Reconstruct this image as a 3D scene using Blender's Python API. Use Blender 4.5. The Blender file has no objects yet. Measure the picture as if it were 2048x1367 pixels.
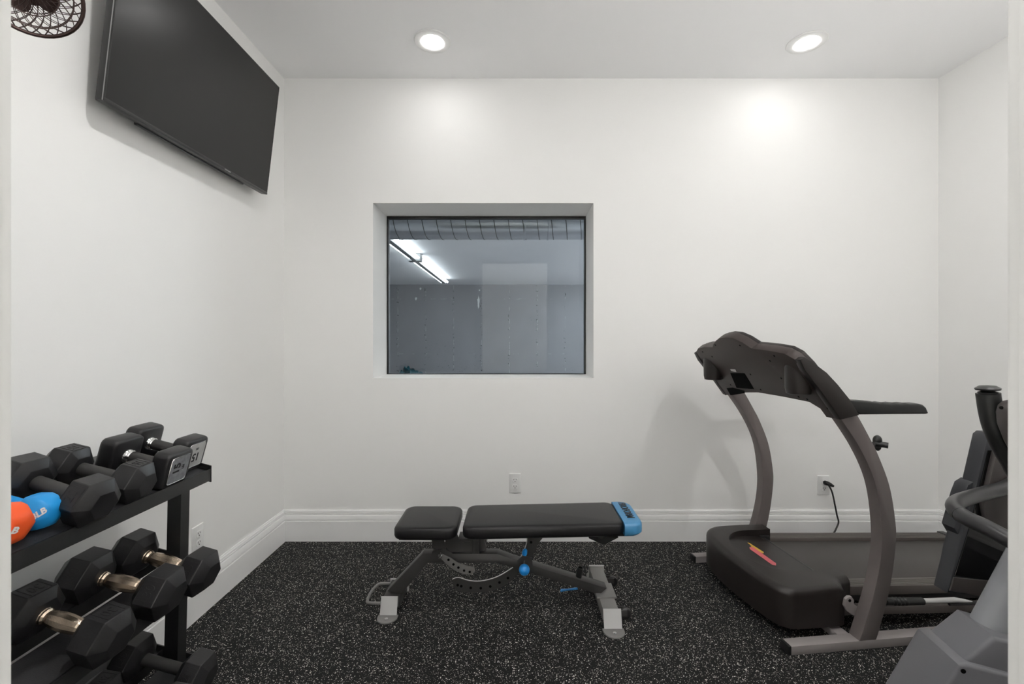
import bpy, bmesh, math, random
from mathutils import Vector, Matrix
random.seed(7)
SC = bpy.context.scene
COL = SC.collection
PI = math.pi
R = math.radians
F, H = 910.2, 1.2            # focal length in pixels of the 2048x1367 frame, camera height
VX, VY = 1030.0, 675.0       # vanishing point of the room axis
DB = 2.698                   # distance camera -> back wall
XL, XR, ZC = -1.37, 2.511, 2.736
YF0, YF1 = 0.23, 0.36        # doorway wall

def ray(px, py): return Vector(((px - VX) / F, 1.0, -(py - VY) / F))
def at(px, py, Y): return Vector((0, 0, H)) + ray(px, py) * Y
def xz(px, py, Y):
    p = at(px, py, Y); return (p.x, p.z)

# ------------------------------------------------------------------ materials
def lin(c):
    c = c / 255.0
    return c / 12.92 if c <= 0.04045 else ((c + 0.055) / 1.055) ** 2.4
def hexc(h): return (lin(h >> 16 & 255), lin(h >> 8 & 255), lin(h & 255), 1)
def N(nt, t, **kw):
    n = nt.nodes.new(t)
    for k, v in kw.items():
        if k in n.inputs: n.inputs[k].default_value = v
        else: setattr(n, k, v)
    return n
def mat(name, col, rough=0.5, metal=0.0, var=0.08, vscale=14.0, bump=0.0, bscale=200.0, spec=0.5, coat=0.0):
    m = bpy.data.materials.new(name); m.use_nodes = True
    nt = m.node_tree; b = nt.nodes['Principled BSDF']
    c = hexc(col) if isinstance(col, int) else (*col, 1)
    b.inputs['Roughness'].default_value = rough
    b.inputs['Metallic'].default_value = metal
    b.inputs['Specular IOR Level'].default_value = spec
    b.inputs['Coat Weight'].default_value = coat
    tc = N(nt, 'ShaderNodeTexCoord')
    no = N(nt, 'ShaderNodeTexNoise', Scale=vscale, Detail=3.0)
    nt.links.new(tc.outputs['Object'], no.inputs['Vector'])
    mr = N(nt, 'ShaderNodeMapRange')
    mr.inputs[3].default_value = 1 - var; mr.inputs[4].default_value = 1 + var
    nt.links.new(no.outputs['Fac'], mr.inputs[0])
    mx = N(nt, 'ShaderNodeMix', data_type='RGBA', blend_type='MULTIPLY')
    mx.inputs['Factor'].default_value = 1.0
    mx.inputs['A'].default_value = c
    nt.links.new(mr.outputs[0], mx.inputs['B'])
    nt.links.new(mx.outputs['Result'], b.inputs['Base Color'])
    if bump:
        n2 = N(nt, 'ShaderNodeTexNoise', Scale=bscale, Detail=2.0)
        nt.links.new(tc.outputs['Object'], n2.inputs['Vector'])
        bp = N(nt, 'ShaderNodeBump', Strength=bump, Distance=0.002)
        nt.links.new(n2.outputs['Fac'], bp.inputs['Height'])
        nt.links.new(bp.outputs['Normal'], b.inputs['Normal'])
    return m
def emit(name, col, strength):
    m = bpy.data.materials.new(name); m.use_nodes = True
    nt = m.node_tree; nt.nodes.clear()
    e = N(nt, 'ShaderNodeEmission', Strength=strength); e.inputs['Color'].default_value = (*col, 1)
    o = N(nt, 'ShaderNodeOutputMaterial'); nt.links.new(e.outputs[0], o.inputs[0])
    return m

M = {}
M['wall'] = mat('wall_paint', (0.905, 0.902, 0.888), 0.6, var=0.012, vscale=2, bump=0.06, bscale=350)
M['ceil'] = mat('ceiling_paint', (0.95, 0.95, 0.955), 0.8, var=0.01, vscale=2, bump=0.05, bscale=300)
M['trim'] = mat('trim_paint', (0.89, 0.89, 0.885), 0.35, var=0.01, vscale=3)
M['trim_door_dimmed'] = mat('door_trim_paint_dimmed', (0.69, 0.69, 0.675), 0.45, var=0.01, vscale=3)  # trim colour darkened to offset the strong hall light on the jambs
M['plastic_white'] = mat('white_plastic', (0.80, 0.80, 0.79), 0.3, var=0.01)
M['slot'] = mat('dark_slot', (0.004, 0.004, 0.004), 0.8, spec=0.05)
M['rubber'] = mat('black_rubber', (0.0115, 0.011, 0.012), 0.40, spec=0.45, var=0.15, vscale=9, bump=0.12, bscale=160)
M['rubber_grip'] = mat('ribbed_grip_rubber', (0.034, 0.033, 0.032), 0.55, var=0.1)
M['emboss'] = mat('embossed_rubber', (0.0125, 0.012, 0.0125), 0.5, spec=0.4)
M['bronze'] = mat('bronze_chrome', (0.76, 0.62, 0.48), 0.17, 1.0, var=0.1, bump=0.25, bscale=900)
M['chrome'] = mat('chrome', (0.75, 0.75, 0.75), 0.15, 1.0)
M['plate'] = mat('scuffed_silver_plate', (0.30, 0.31, 0.33), 0.38, 0.6, var=0.55, vscale=60)
M['plate_light'] = mat('pale_silver_plate', (0.55, 0.55, 0.54), 0.35, 0.5, var=0.2, vscale=50)
M['rack'] = mat('black_powdercoat', (0.012, 0.012, 0.012), 0.38, var=0.15, bump=0.1, bscale=500)
M['mat'] = mat('black_tray_mat', (0.022, 0.022, 0.024), 0.5, var=0.2, vscale=30, bump=0.3, bscale=400)
M['blue_vinyl'] = mat('blue_vinyl', hexc(0x1C93DB)[:3], 0.45, var=0.04)
M['orange_vinyl'] = mat('orange_vinyl', hexc(0xEF5A26)[:3], 0.45, var=0.04)
M['white_print'] = mat('white_print', (0.8, 0.8, 0.8), 0.5)
M['tv_body'] = mat('tv_black_plastic', (0.018, 0.018, 0.018), 0.35)
M['tv_screen'] = mat('tv_matte_screen', (0.005, 0.005, 0.005), 0.28, spec=0.42, var=0.02, vscale=2)
M['silver'] = mat('silver_trim', (0.30, 0.30, 0.30), 0.35, 0.8)
M['fan'] = mat('dark_bronze_metal', (0.075, 0.05, 0.045), 0.3, 0.8)
M['vinyl'] = mat('black_bench_vinyl', (0.0085, 0.008, 0.0088), 0.34, spec=0.30, var=0.25, vscale=12, bump=0.15, bscale=350)
M['steel_grey'] = mat('charcoal_steel', (0.050, 0.048, 0.047), 0.42, 0.3, var=0.1, bump=0.05, bscale=500)
M['steel_mid'] = mat('grey_steel', (0.21, 0.205, 0.20), 0.42, 0.4, var=0.08)
M['steel_light'] = mat('light_grey_steel', (0.52, 0.515, 0.51), 0.45, 0.1, var=0.04)
M['glint_plaster'] = mat('painted_glint_and_plaster', (0.78, 0.78, 0.77), 0.35, 0.3, var=0.04)  # painted highlight of the bench arc, shared with the plaster patches
M['blue_cap'] = mat('blue_bench_vinyl', hexc(0x3A80AD)[:3], 0.42, spec=0.9, var=0.05, bump=0.1, bscale=300)
M['blue_knob'] = mat('blue_plastic', hexc(0x1F84CF)[:3], 0.35, var=0.03)
M['black_plastic'] = mat('black_plastic', (0.010, 0.010, 0.010), 0.4)
M['brown'] = mat('brown_black_plastic', (0.0145, 0.0112, 0.0102), 0.38, spec=0.4, var=0.05, bump=0.08, bscale=600)
M['brown_panel'] = mat('brown_panel_plastic', (0.033, 0.0235, 0.021), 0.5, spec=0.4, var=0.05)
M['taupe'] = mat('taupe_painted_steel', (0.155, 0.134, 0.129), 0.42, 0.3, var=0.04)
M['taupe_light'] = mat('taupe_base_steel', (0.30, 0.275, 0.27), 0.45, 0.2, var=0.05)
M['belt'] = mat('treadmill_belt', (0.040, 0.035, 0.032), 0.45, var=0.12, vscale=6, bump=0.2, bscale=500)
M['rail'] = mat('foot_rail_plastic', (0.092, 0.080, 0.073), 0.4, var=0.06)
M['grip'] = mat('black_handle_foam', (0.009, 0.0095, 0.009), 0.45)
M['yellow'] = mat('yellow_sticker', hexc(0xC9A23A)[:3], 0.4)
M['pink'] = mat('pink_sticker', hexc(0xC45A62)[:3], 0.4, var=0.3, vscale=120)
M['sticker_white'] = mat('white_sticker', (0.6, 0.58, 0.57), 0.5)
M['grey_shell'] = mat('grey_moulded_plastic', (0.135, 0.135, 0.146), 0.36, var=0.03)
M['grey_mast'] = mat('grey_mast_paint', (0.23, 0.235, 0.25), 0.4, var=0.04)
M['grey_taupe'] = mat('taupe_grey_plastic', (0.058, 0.050, 0.048), 0.4)
M['slate'] = mat('slate_blue_plastic', (0.024, 0.025, 0.029), 0.4)
M['gloss'] = mat('gloss_black_panel', (0.008, 0.008, 0.008), 0.06)
M['bar'] = mat('handlebar_rubber', (0.022, 0.0215, 0.0225), 0.34)
M['duct'] = mat('galvanised_duct', (0.55, 0.57, 0.60), 0.3, 1.0, var=0.15, vscale=8)
M['steel_white'] = mat('white_fixture_metal', (0.32, 0.33, 0.33), 0.4)
M['teal'] = mat('teal_tarp', hexc(0x1E5A66)[:3], 0.5, var=0.4, vscale=9)
M['brown_hall'] = mat('hall_floor_pale', (0.62, 0.60, 0.57), 0.5, var=0.2)
LB, LF, LH, LT, LT2 = 30.0, 245.0, 385.0, 7.5, 74.0 # lamp strengths: back pair, front pair, added hall fill, fluorescent
M['lamp'] = emit('downlight_lens', (1.0, 0.985, 0.965), LB)
M['lamp_front'] = emit('front_downlight_lens', (1.0, 0.985, 0.965), LF)
M['tube'] = emit('fluorescent_tube', (0.90, 0.96, 1.0), LT)
M['tube_far'] = emit('fluorescent_tube_far', (0.90, 0.96, 1.0), LT2)
LU = 72.0  # strength of the fill uplighter added inside the gym
M['gym_fill'] = emit('gym_fill_lens', (1.0, 0.985, 0.965), LU * 1.75)
M['hall_fill'] = emit('hall_fill', (1.0, 0.985, 0.965), LH)

def floor_mat():
    m = mat('speckled_rubber_floor', (0.0, 0.0, 0.0), 0.7, spec=0.2)
    nt = m.node_tree; b = nt.nodes['Principled BSDF']
    tc = N(nt, 'ShaderNodeTexCoord')
    prev = None
    for sc_, rad, thr, colr in ((185, 0.40, 0.62, 0xE6E2DA), (340, 0.44, 0.66, 0xC8C3BA)):
        vo = N(nt, 'ShaderNodeTexVoronoi', Scale=sc_)
        nz = N(nt, 'ShaderNodeTexNoise', Scale=sc_ * 1.3, Detail=1.0)
        ad = N(nt, 'ShaderNodeMix', data_type='RGBA'); ad.inputs['Factor'].default_value = 0.004
        nt.links.new(tc.outputs['Object'], ad.inputs['A']); nt.links.new(nz.outputs['Color'], ad.inputs['B'])
        nt.links.new(ad.outputs['Result'], vo.inputs['Vector'])
        sx = N(nt, 'ShaderNodeSeparateColor'); nt.links.new(vo.outputs['Color'], sx.inputs[0])
        g = N(nt, 'ShaderNodeMath', operation='GREATER_THAN'); g.inputs[1].default_value = thr
        nt.links.new(sx.outputs[0], g.inputs[0])
        rr = N(nt, 'ShaderNodeMath', operation='MULTIPLY'); rr.inputs[1].default_value = rad
        nt.links.new(sx.outputs[1], rr.inputs[0])
        l = N(nt, 'ShaderNodeMath', operation='LESS_THAN')
        nt.links.new(vo.outputs['Distance'], l.inputs[0]); nt.links.new(rr.outputs[0], l.inputs[1])
        mu = N(nt, 'ShaderNodeMath', operation='MULTIPLY')
        nt.links.new(g.outputs[0], mu.inputs[0]); nt.links.new(l.outputs[0], mu.inputs[1])
        mx = N(nt, 'ShaderNodeMix', data_type='RGBA')
        nt.links.new(mu.outputs[0], mx.inputs['Factor'])
        if prev is None: mx.inputs['A'].default_value = (0.0050, 0.0049, 0.0049, 1)
        else: nt.links.new(prev, mx.inputs['A'])
        mx.inputs['B'].default_value = hexc(colr)
        prev = mx.outputs['Result']
    nt.links.new(prev, b.inputs['Base Color'])
    n2 = N(nt, 'ShaderNodeTexNoise', Scale=400.0, Detail=2.0)
    nt.links.new(tc.outputs['Object'], n2.inputs['Vector'])
    bp = N(nt, 'ShaderNodeBump', Strength=0.4, Distance=0.002)
    nt.links.new(n2.outputs['Fac'], bp.inputs['Height']); nt.links.new(bp.outputs['Normal'], b.inputs['Normal'])
    return m
M['floor'] = floor_mat()

def concrete_mat():
    m = mat('poured_concrete', (0.27, 0.27, 0.285), 0.7, var=0.16, vscale=1.6, bump=0.3, bscale=30)
    nt = m.node_tree; b = nt.nodes['Principled BSDF']
    src = b.inputs['Base Color'].links[0].from_socket
    tc = N(nt, 'ShaderNodeTexCoord')
    sp = N(nt, 'ShaderNodeSeparateXYZ'); nt.links.new(tc.outputs['Object'], sp.inputs[0])
    def band(sock, period, half, off):
        a = N(nt, 'ShaderNodeMath', operation='ADD'); a.inputs[1].default_value = off; nt.links.new(sock, a.inputs[0])
        p = N(nt, 'ShaderNodeMath', operation='PINGPONG'); p.inputs[1].default_value = period / 2; nt.links.new(a.outputs[0], p.inputs[0])
        l = N(nt, 'ShaderNodeMath', operation='LESS_THAN'); l.inputs[1].default_value = half; nt.links.new(p.outputs[0], l.inputs[0])
        return l.outputs[0]
    def speck(scale, thr):
        nz = N(nt, 'ShaderNodeTexNoise', Scale=scale, Detail=3.0); nt.links.new(tc.outputs['Object'], nz.inputs['Vector'])
        g = N(nt, 'ShaderNodeMath', operation='GREATER_THAN'); g.inputs[1].default_value = thr; nt.links.new(nz.outputs['Fac'], g.inputs[0])
        return g.outputs[0]
    def mul(a, c):
        q = N(nt, 'ShaderNodeMath', operation='MULTIPLY'); nt.links.new(a, q.inputs[0]); nt.links.new(c, q.inputs[1]); return q.outputs[0]
    layers = [(mul(band(sp.outputs[0], 0.613, 0.006, 0.12), speck(13, 0.55)), (0.42, 0.42, 0.43, 1)),
              (mul(band(sp.outputs[0], 0.613, 0.024, 0.13), speck(24, 0.62)), (0.06, 0.06, 0.06, 1)),
              (mul(band(sp.outputs[2], 1.2, 0.008, -0.85), speck(11, 0.60)), (0.40, 0.40, 0.41, 1)),
              (mul(speck(0.7, 0.58), speck(40, 0.66)), (0.07, 0.07, 0.07, 1))]
    prev = src
    for f, c in layers:
        mx = N(nt, 'ShaderNodeMix', data_type='RGBA'); nt.links.new(f, mx.inputs['Factor'])
        nt.links.new(prev, mx.inputs['A']); mx.inputs['B'].default_value = c; prev = mx.outputs['Result']
    nt.links.new(prev, b.inputs['Base Color'])
    return m
M['concrete'] = concrete_mat()

def glass_mat():
    m = bpy.data.materials.new('clear_window_glass'); m.use_nodes = True
    nt = m.node_tree; nt.nodes.clear()
    t = N(nt, 'ShaderNodeBsdfTransparent'); t.inputs['Color'].default_value = (0.93, 0.96, 0.97, 1)
    g = N(nt, 'ShaderNodeBsdfGlossy', Roughness=0.0)
    fr = N(nt, 'ShaderNodeFresnel', IOR=1.40)
    nz = N(nt, 'ShaderNodeTexNoise', Scale=0.6); bp = N(nt, 'ShaderNodeBump', Strength=0.01, Distance=0.01)
    nt.links.new(nz.outputs['Fac'], bp.inputs['Height']); nt.links.new(bp.outputs['Normal'], g.inputs['Normal'])
    mx = N(nt, 'ShaderNodeMixShader'); o = N(nt, 'ShaderNodeOutputMaterial')
    nt.links.new(fr.outputs[0], mx.inputs[0]); nt.links.new(t.outputs[0], mx.inputs[1]); nt.links.new(g.outputs[0], mx.inputs[2])
    nt.links.new(mx.outputs[0], o.inputs[0])
    return m
M['glass'] = glass_mat()

# ------------------------------------------------------------------ mesh builder
def rrect(x0, x1, y0, y1, r, n=5):
    r = min(r, abs(x1 - x0) / 2.01, abs(y1 - y0) / 2.01); p = []
    for cx, cy, a0 in ((x1 - r, y1 - r, 0), (x0 + r, y1 - r, 90), (x0 + r, y0 + r, 180), (x1 - r, y0 + r, 270)):
        for k in range(n + 1):
            a = R(a0 + 90 * k / n); p.append((cx + r * math.cos(a), cy + r * math.sin(a)))
    return p
def spline(pts, n=6, closed=False):
    P = [Vector(p) for p in pts]; L = len(P); out = []
    rng = range(L) if closed else range(L - 1)
    for i in rng:
        g = (lambda k: P[k % L]) if closed else (lambda k: P[max(0, min(L - 1, k))])
        a, b, c, d = g(i - 1), g(i), g(i + 1), g(i + 2)
        for k in range(n):
            t = k / n
            out.append(0.5 * (2 * b + (c - a) * t + (2 * a - 5 * b + 4 * c - d) * t * t + (3 * b - a - 3 * c + d) * t ** 3))
    if not closed: out.append(P[-1])
    return out

class B:
    def __init__(s): s.bm = bmesh.new(); s.mi = 0
    def _merge(s, t, Mx=None):
        if Mx is not None: t.transform(Mx)
        for f in t.faces: f.material_index = s.mi
        me = bpy.data.meshes.new('t'); t.to_mesh(me); t.free(); s.bm.from_mesh(me); bpy.data.meshes.remove(me)
        return s
    def box(s, x0, x1, y0, y1, z0, z1, bev=0.0, seg=2, Mx=None, top_only=False):
        t = bmesh.new(); bmesh.ops.create_cube(t, size=1)
        for v in t.verts:
            v.co = Vector((x0 + (v.co.x + .5) * (x1 - x0), y0 + (v.co.y + .5) * (y1 - y0), z0 + (v.co.z + .5) * (z1 - z0)))
        if bev: bmesh.ops.bevel(t, geom=t.edges[:], offset=bev, segments=seg, affect='EDGES', profile=0.5, clamp_overlap=True)
        return s._merge(t, Mx)
    def prism(s, pts, a0, a1, plane='XZ', bev=0.0, seg=2, Mx=None, which='caps'):
        t = bmesh.new()
        f3 = {'XZ': lambda p, a: (p[0], a, p[1]), 'XY': lambda p, a: (p[0], p[1], a), 'YZ': lambda p, a: (a, p[0], p[1])}[plane]
        lo = [t.verts.new(f3(p, a0)) for p in pts]; hi = [t.verts.new(f3(p, a1)) for p in pts]
        n = len(pts); fl = t.faces.new(lo); fh = t.faces.new(hi)
        for i in range(n): t.faces.new((lo[i], lo[(i + 1) % n], hi[(i + 1) % n], hi[i]))
        bmesh.ops.recalc_face_normals(t, faces=t.faces[:])
        if bev:
            es = list(fh.edges) + (list(fl.edges) if which == 'caps' else [])
            if which == 'all': es = t.edges[:]
            bmesh.ops.bevel(t, geom=es, offset=bev, segments=seg, affect='EDGES', profile=0.5, clamp_overlap=True)
        return s._merge(t, Mx)
    def loft(s, rings, closed=True, cap=True, Mx=None):
        t = bmesh.new(); V = [[t.verts.new(p) for p in r] for r in rings]
        n = len(rings[0])
        for a, b in zip(V, V[1:]):
            for i in range(n if closed else n - 1):
                t.faces.new((a[i], a[(i + 1) % n], b[(i + 1) % n], b[i]))
        if cap:
            t.faces.new(V[0]); t.faces.new(V[-1])
        bmesh.ops.recalc_face_normals(t, faces=t.faces[:])
        return s._merge(t, Mx)
    def tube(s, pts, r, seg=12, closed=False, Mx=None, flat=1.0):
        P = [Vector(p) for p in pts]; n = len(P); t = bmesh.new(); rings = []; up = None
        for i, p in enumerate(P):
            d = (P[(i + 1) % n] - P[i - 1]) if closed else (P[min(n - 1, i + 1)] - P[max(0, i - 1)])
            d.normalize()
            if up is None: up = Vector((0, 0, 1)) if abs(d.z) < 0.9 else Vector((1, 0, 0))
            sd = d.cross(up).normalized(); up = sd.cross(d).normalized()
            rr = r[i] if isinstance(r, (list, tuple)) else r
            rings.append([t.verts.new(p + sd * rr * math.cos(2 * PI * k / seg) + up * rr * flat * math.sin(2 * PI * k / seg)) for k in range(seg)])
        rg = range(n) if closed else range(n - 1)
        for i in rg:
            a, b = rings[i], rings[(i + 1) % n]
            for k in range(seg): t.faces.new((a[k], a[(k + 1) % seg], b[(k + 1) % seg], b[k]))
        if not closed: t.faces.new(rings[0]); t.faces.new(rings[-1])
        bmesh.ops.recalc_face_normals(t, faces=t.faces[:])
        return s._merge(t, Mx)
    def lathe(s, prof, o=(0, 0, 0), axis=(0, 0, 1), seg=32, Mx=None):
        q = Vector((0, 0, 1)).rotation_difference(Vector(axis).normalized()).to_matrix().to_4x4()
        T = Matrix.Translation(Vector(o)) @ q; t = bmesh.new(); rings = []
        for r, z in prof:
            rings.append([t.verts.new(T @ Vector((max(r, 1e-5) * math.cos(2 * PI * k / seg), max(r, 1e-5) * math.sin(2 * PI * k / seg), z))) for k in range(seg)])
        for a, b in zip(rings, rings[1:]):
            for k in range(seg): t.faces.new((a[k], a[(k + 1) % seg], b[(k + 1) % seg], b[k]))
        t.faces.new(rings[0]); t.faces.new(rings[-1])
        bmesh.ops.recalc_face_normals(t, faces=t.faces[:])
        return s._merge(t, Mx)
    def ball(s, c, r, sc=(1, 1, 1), u=20, v=14, Mx=None):
        t = bmesh.new(); bmesh.ops.create_uvsphere(t, u_segments=u, v_segments=v, radius=r)
        for x in t.verts: x.co = Vector((x.co.x * sc[0], x.co.y * sc[1], x.co.z * sc[2])) + Vector(c)
        return s._merge(t, Mx)
    def text(s, txt, size, Mx, depth=0.0012, bold=0.0, xs=1.0, shear=0.0):
        cu = bpy.data.curves.new('t', 'FONT'); cu.body = txt; cu.size = size; cu.extrude = depth; cu.offset = bold
        cu.align_x = 'CENTER'; cu.align_y = 'CENTER'; cu.resolution_u = 3; cu.shear = shear
        o = bpy.data.objects.new('t', cu); COL.objects.link(o)
        dg = bpy.context.evaluated_depsgraph_get(); dg.update()
        me = bpy.data.meshes.new_from_object(o.evaluated_get(dg))
        bpy.data.objects.remove(o); bpy.data.curves.remove(cu)
        t = bmesh.new(); t.from_mesh(me); bpy.data.meshes.remove(me)
        t.transform(Matrix.Diagonal((xs, 1, 1, 1)))
        return s._merge(t, Mx)
    def build(s, name, m, parent=None, inv=None, ang=35, mod=None):
        me = bpy.data.meshes.new(name)
        if inv is not None: s.bm.transform(inv)
        s.bm.to_mesh(me); s.bm.free()
        ms = m if isinstance(m, (list, tuple)) else [m]
        for k in ms: me.materials.append(M[k])
        me.polygons.foreach_set('use_smooth', [True] * len(me.polygons))
        me.set_sharp_from_angle(angle=R(ang))
        o = bpy.data.objects.new(name, me); COL.objects.link(o)
        if parent is not None: o.parent = parent
        return o

def tag(o, label=None, cat=None, group=None, kind=None):
    if label: o['label'] = label
    if cat: o['category'] = cat
    if group: o['group'] = group
    if kind: o['kind'] = kind
    return o
def thing(name, label, cat, loc=(0, 0, 0), rot=(0, 0, 0), group=None):
    o = bpy.data.objects.new(name, None); COL.objects.link(o)
    o.empty_display_size = 0.1; o.location = loc; o.rotation_euler = rot
    return tag(o, label, cat, group)
def struct(b, name, m, label, cat, parent=None, **k):
    o = b.build(name, m, parent, **k)
    return tag(o, label, cat, kind='structure')
def winv(root):  # world -> root local
    return Matrix.LocRotScale(root.location, root.rotation_euler, None).inverted()

# ------------------------------------------------------------------ room shell
T = 0.15
struct(B().box(XL - T, XR + T, YF0, DB + 0.36, -0.1, 0), 'floor', 'floor', 'black rubber gym floor with white speckles', 'floor')
struct(B().box(XL - T, XR + T, YF0, DB + 0.36, ZC, ZC + 0.1), 'ceiling', 'ceil', 'smooth white ceiling with recessed lights', 'ceiling')
struct(B().box(XL - T, XL, YF0, DB + 0.36, 0, ZC), 'wall_left', 'wall', 'off white painted wall behind the television and dumbbell rack', 'wall')
struct(B().box(XR, XR + T, YF0, DB + 0.36, 0, ZC), 'wall_right', 'wall', 'off white painted wall beyond the treadmill', 'wall')
GY = DB + 0.30                      # glass plane
wx0, wz1 = xz(746, 406, DB); wx1, wz0 = xz(1187, 756, DB)
b = B()
b.box(XL, wx0, DB, DB + 0.36, 0, ZC); b.box(wx1, XR, DB, DB + 0.36, 0, ZC)
b.box(wx0, wx1, DB, DB + 0.36, 0, wz0); b.box(wx0, wx1, DB, DB + 0.36, wz1, ZC)
struct(b, 'wall_back', 'wall', 'off white painted back wall with the deep window opening', 'wall')
# doorway wall behind / beside the camera
dx0, dx1, dz = 0.005 - (VX - 28) / F * (YF1 + 0.018), (2010 - VX) / F * (YF1 + 0.018) - 0.005, 2.14
b = B()
b.box(XL, dx0 - 0.02, YF0, YF1, 0, ZC); b.box(dx1 + 0.02, XR, YF0, YF1, 0, ZC); b.box(dx0 - 0.02, dx1 + 0.02, YF0, YF1, dz + 0.02, ZC)
struct(b, 'wall_front', 'wall', 'off white painted wall around the doorway', 'wall')
dr = tag(bpy.data.objects.new('door_1', None), 'white painted door frame of the open doorway in the foreground', 'door frame', kind='structure')
COL.objects.link(dr); dr.location = ((dx0 + dx1) / 2, (YF0 + YF1) / 2, 0)
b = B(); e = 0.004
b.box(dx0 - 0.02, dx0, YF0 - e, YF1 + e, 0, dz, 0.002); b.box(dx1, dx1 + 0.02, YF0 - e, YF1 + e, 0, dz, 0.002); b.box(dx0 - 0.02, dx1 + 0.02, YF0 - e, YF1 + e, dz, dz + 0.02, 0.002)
b.build('door_jamb', 'trim_door_dimmed', dr, winv(dr))
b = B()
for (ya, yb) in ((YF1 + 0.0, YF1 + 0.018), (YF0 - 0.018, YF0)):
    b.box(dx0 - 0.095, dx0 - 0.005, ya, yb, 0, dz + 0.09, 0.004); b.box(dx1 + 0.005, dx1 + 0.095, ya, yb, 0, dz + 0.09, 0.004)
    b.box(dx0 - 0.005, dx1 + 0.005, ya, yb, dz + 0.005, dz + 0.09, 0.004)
b.build('door_casing', 'trim_door_dimmed', dr, winv(dr))
# hall the photographer stands in
b = B(); hx0, hx1, hy = -1.5, 1.6, -3.2
b.box(hx0, hx1, hy, YF0, -0.1, 0); struct(b, 'floor_hall', 'brown_hall', 'hall floor outside the doorway', 'floor')
struct(B().box(hx0, hx1, hy, YF0, ZC, ZC + 0.1), 'ceiling_hall', 'ceil', 'hall ceiling outside the doorway', 'ceiling')
b = B(); b.box(hx0 - 0.1, hx0, hy, YF0, 0, ZC); struct(b, 'wall_hall_left', 'wall', 'hall wall left of the doorway', 'wall')
b = B(); b.box(hx1, hx1 + 0.1, hy, YF0, 0, ZC); struct(b, 'wall_hall_right', 'wall', 'hall wall right of the doorway', 'wall')
b = B(); b.box(hx0, hx1, hy - 0.1, hy, 0, ZC); struct(b, 'wall_hall_back', 'wall', 'hall wall facing the doorway', 'wall')

# baseboards
PROF = [(0, 0), (0.0175, 0), (0.0175, 0.1185), (0.0150, 0.1215), (0.0095, 0.1222), (0.0095, 0.1262), (0.0155, 0.1275), (0.0145, 0.1400), (0.0110, 0.1520),
        (0.0060, 0.1560), (0.0060, 0.1590), (0.0098, 0.1600), (0.0098, 0.1640), (0.0048, 0.1652), (0.0048, 0.1682), (0.0082, 0.1690), (0.0075, 0.1760), (0.0050, 0.1790), (0.0050, 0.1815), (0.0040, 0.1850), (0, 0.1850)]
b = B(); b.loft([[(XL + 0.001, DB - d, z) for d, z in PROF], [(XR - 0.001, DB - d, z) for d, z in PROF]])
struct(b, 'baseboard_back', 'trim', 'white moulded baseboard along the back wall', 'baseboard', ang=20)
b = B(); b.loft([[(XL + d, YF1 + 0.001, z) for d, z in PROF], [(XL + d, DB - 0.001, z) for d, z in PROF]])
struct(b, 'baseboard_left', 'trim', 'white moulded baseboard along the left wall', 'baseboard', ang=20)
b = B(); b.loft([[(XR - d, YF1 + 0.001, z) for d, z in PROF], [(XR - d, DB - 0.001, z) for d, z in PROF]])
struct(b, 'baseboard_right', 'trim', 'white moulded baseboard along the right wall', 'baseboard', ang=20)

# window: drywall-returned opening, black gasket, single glass pane
win = tag(bpy.data.objects.new('window_1', None), 'deep set fixed window looking into the concrete storage room', 'window', kind='structure')
COL.objects.link(win); win.location = ((wx0 + wx1) / 2, GY, (wz0 + wz1) / 2)
gx0, gz1 = wx0 + 0.001, wz1 - 0.001; gx1, gz0 = wx1 - 0.001, wz0 + 0.001
b = B(); g = 0.009
b.box(gx0, gx0 + g, GY - 0.012, GY + 0.02, gz0, gz1); b.box(gx1 - g, gx1, GY - 0.012, GY + 0.02, gz0, gz1)
b.box(gx0 + g, gx1 - g, GY - 0.012, GY + 0.02, gz1 - 0.016, gz1); b.box(gx0 + g, gx1 - g, GY - 0.012, GY + 0.02, gz0, gz0 + 0.004)
b.build('window_frame', 'black_plastic', win, winv(win))
B().box(gx0 + 0.002, gx1 - 0.002, GY, GY + 0.006, gz0 + 0.002, gz1 - 0.002).build('window_glass', 'glass', win, winv(win))

# storage room seen through the window
SY, SZ = 10.0, 2.365
S0 = DB + 0.36
struct(B().box(-5.2, 4.6, S0, SY + 0.2, -0.1, 0), 'floor_storage', 'concrete', 'concrete floor of the storage room', 'floor')
struct(B().box(-5.2, 4.6, S0, SY + 0.2, SZ, SZ + 0.1), 'ceiling_storage', 'ceil', 'white ceiling of the storage room behind the window', 'ceiling')
struct(B().box(-5.2, 4.6, SY, SY + 0.2, 0, SZ), 'wall_storage_back', 'concrete', 'grey poured concrete wall seen through the window', 'wall')
wsb = bpy.data.objects['wall_storage_back']
for (px_, py_, w_, h_) in ((957, 604, 0.055, 0.30), (832, 597, 0.055, 0.075), (841, 577, 0.05, 0.06), (959, 580, 0.04, 0.04)):
    p = at(px_, py_, SY - 0.003); b = B()
    b.prism([(p.x + w_ / 2 * math.cos(2 * PI * k / 14) * (0.8 + 0.3 * math.sin(k * 2.3)), p.z + h_ / 2 * math.sin(2 * PI * k / 14) * (0.85 + 0.2 * math.cos(k * 3.1))) for k in range(14)], SY - 0.004, SY, 'XZ'); b.build('plaster_patch', 'glint_plaster', wsb)
struct(B().box(-5.3, -5.2, S0, SY + 0.2, 0, SZ), 'wall_storage_left', 'concrete', 'left concrete wall of the storage room', 'wall')
struct(B().box(4.6, 4.7, S0, SY + 0.2, 0, SZ), 'wall_storage_right', 'concrete', 'right concrete wall of the storage room', 'wall')
b = B(); b.box(-5.2, XL - T, S0 - 0.1, S0, 0, SZ); b.box(XR + T, 4.6, S0 - 0.1, S0, 0, SZ)
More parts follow.
